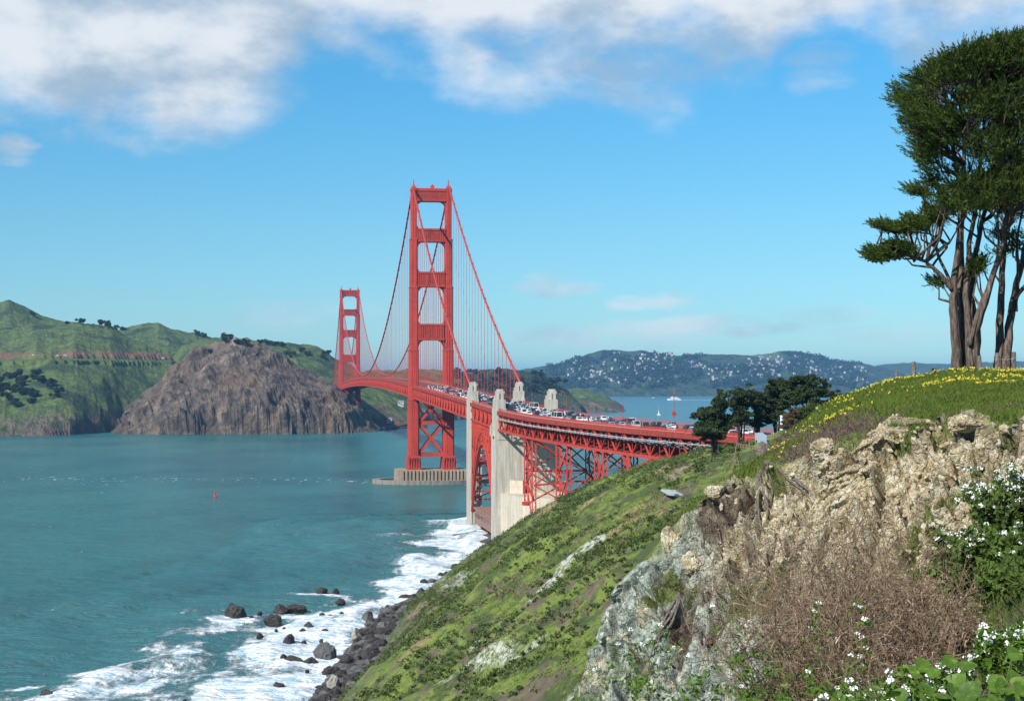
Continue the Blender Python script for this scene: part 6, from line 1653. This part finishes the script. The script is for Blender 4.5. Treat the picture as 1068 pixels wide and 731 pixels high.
for k in range(14):
    px, py = g.uniform(215, 345), g.uniform(366, 376)
    if 226 < px < 275: continue
    far_tree(px + 0, py, 5, 3.5, 'dark shrub like tree on the slope behind the rock face', 'dark trees behind the rock face', i); i += 1
for k in range(50):
    px, py = g.uniform(470, 590), g.uniform(389, 412)
    far_tree(px, py, g.uniform(5, 10), g.uniform(4, 7), 'dark tree on the wooded hill behind the bridge deck', 'dark trees behind the bridge deck', i); i += 1
hw_ = [simple('house_white', (.46, .455, .43), var=.05), simple('house_cream', (.46, .40, .32), var=.1), simple('house_grey', (.36, .36, .36), var=.1)]
hr_ = [simple('roof_brown', (.16, .10, .075), var=.2), simple('roof_grey', (.22, .22, .23), var=.2)]
hproto = {}
def house(px, py, s_, ci, ri, label, group, bv, rz):
    hp = hpick(px, py, bv)
    if hp is None: return
    key = (ci, ri)
    if key not in hproto:
        root = empty('house'); mb = MB(); mb.box((0, 0, .9), (1, .75, 1.1)); mb.box((.5, -.6, .6), (.4, .5, .8))
        mb.add([(-1, -.75, 2), (-1, .75, 2), (-1, 0, 2.6), (1, -.75, 2), (1, .75, 2), (1, 0, 2.6)], [(0, 2, 1), (3, 4, 5)]); mb.build('wall', hw_[ci], root)
        mb = MB(); mb.add([(-1.08, -.85, 1.95), (1.08, -.85, 1.95), (1.08, 0, 2.68), (-1.08, 0, 2.68), (-1.08, .85, 1.95), (1.08, .85, 1.95)], [(0, 1, 2, 3), (3, 2, 5, 4)]); mb.build('roof', hr_[ri], root); hproto[key] = root
    else: root = copy_tree(hproto[key])
    root.location = hp; root.rotation_euler = (0, 0, rz); root.scale = (s_, s_, s_ * .8)
    tag(root, label, 'house', group)
zones = [(590, 640, 377, 396, 26, 'on the left flank of the far hill'), (638, 705, 368, 386, 60, 'near the summit of the far hill'), (600, 700, 386, 401, 34, 'low on the far wooded hill'), (700, 770, 376, 395, 34, 'on the saddle right of the far summit'),
         (780, 850, 372, 392, 64, 'crowded on the right hand far hill'), (840, 905, 382, 400, 46, 'on the shore end of the right hand hill'), (740, 800, 386, 400, 14, 'low above the bay in front of the green hill')]
tot = 0
for x0, x1, y0, y1, n_, where in zones:
    for k in range(n_):
        px, py = g.uniform(x0, x1), g.uniform(y0, y1); ci = int(g.choice([0, 0, 0, 1, 2])); nm = ['white', 'cream', 'grey'][ci]
        house(px, py, g.uniform(3.5, 8.0), ci, int(g.integers(0, 2)), f'{nm} house {where}', f'{nm} houses {where}', FBV, g.uniform(-.7, .7)); tot += 1
for px, py, s_, lb in ((418, 424, 5, 'lone white building on the green slope beneath the bridge deck'), (406, 441, 4, 'low white building by the water beyond the far tower')):
    house(px, py, s_, 0, 1, lb, None, MBV, .2)
# far woods between the houses
g = np.random.default_rng(99); N = 3600
pxs = g.uniform(560, 905, N); C = []
for px in pxs:
    py = g.uniform(368, 405); a, y, z = ray_dir(px, py); h_ = FBV.ray_cast(Vector((0, 0, CAMZ)) + Vector((a, y, z)) * 7000, Vector((a, y, z)))[0]
    if h_ is not None and fbm(np.array([px / 16]), np.array([py / 8]), oct=3, seed=5)[0] > -.15 and not (735 < px < 815 and py < 381): C.append(h_)
C = np.array([tuple(c) for c in C]); r_ = g.uniform(9, 17, (len(C), 1))
o = np_mesh('far_woods', *leaves(C + np.array([0, 0, 5]), r_ * np.array([[1.3, 1.3, .8]]), 14, 12, 9, g=g, shell=.5), [far_leaf])
tag(o, 'dark woods between the houses on the far hills', 'woods', kind='stuff')
# vehicles on the road across the strait
for k, (px, py) in enumerate(((35, 370.5), (68, 371), (170, 374), (60, 371.2))):
    hp = hpick(px, py)
    if hp is None: continue
    o = copy_tree(protos.get(('van', 0)) or make_car('van', 0)); o.location = hp; o.rotation_euler = (0, 0, 1.6)
    tag(o, ['white van on the cliff road across the strait, far left', 'white van on the cliff road across the strait, right of a pair', 'white van at the right end of the cliff road across the strait', 'white van on the cliff road across the strait, left of a pair'][k], 'van')
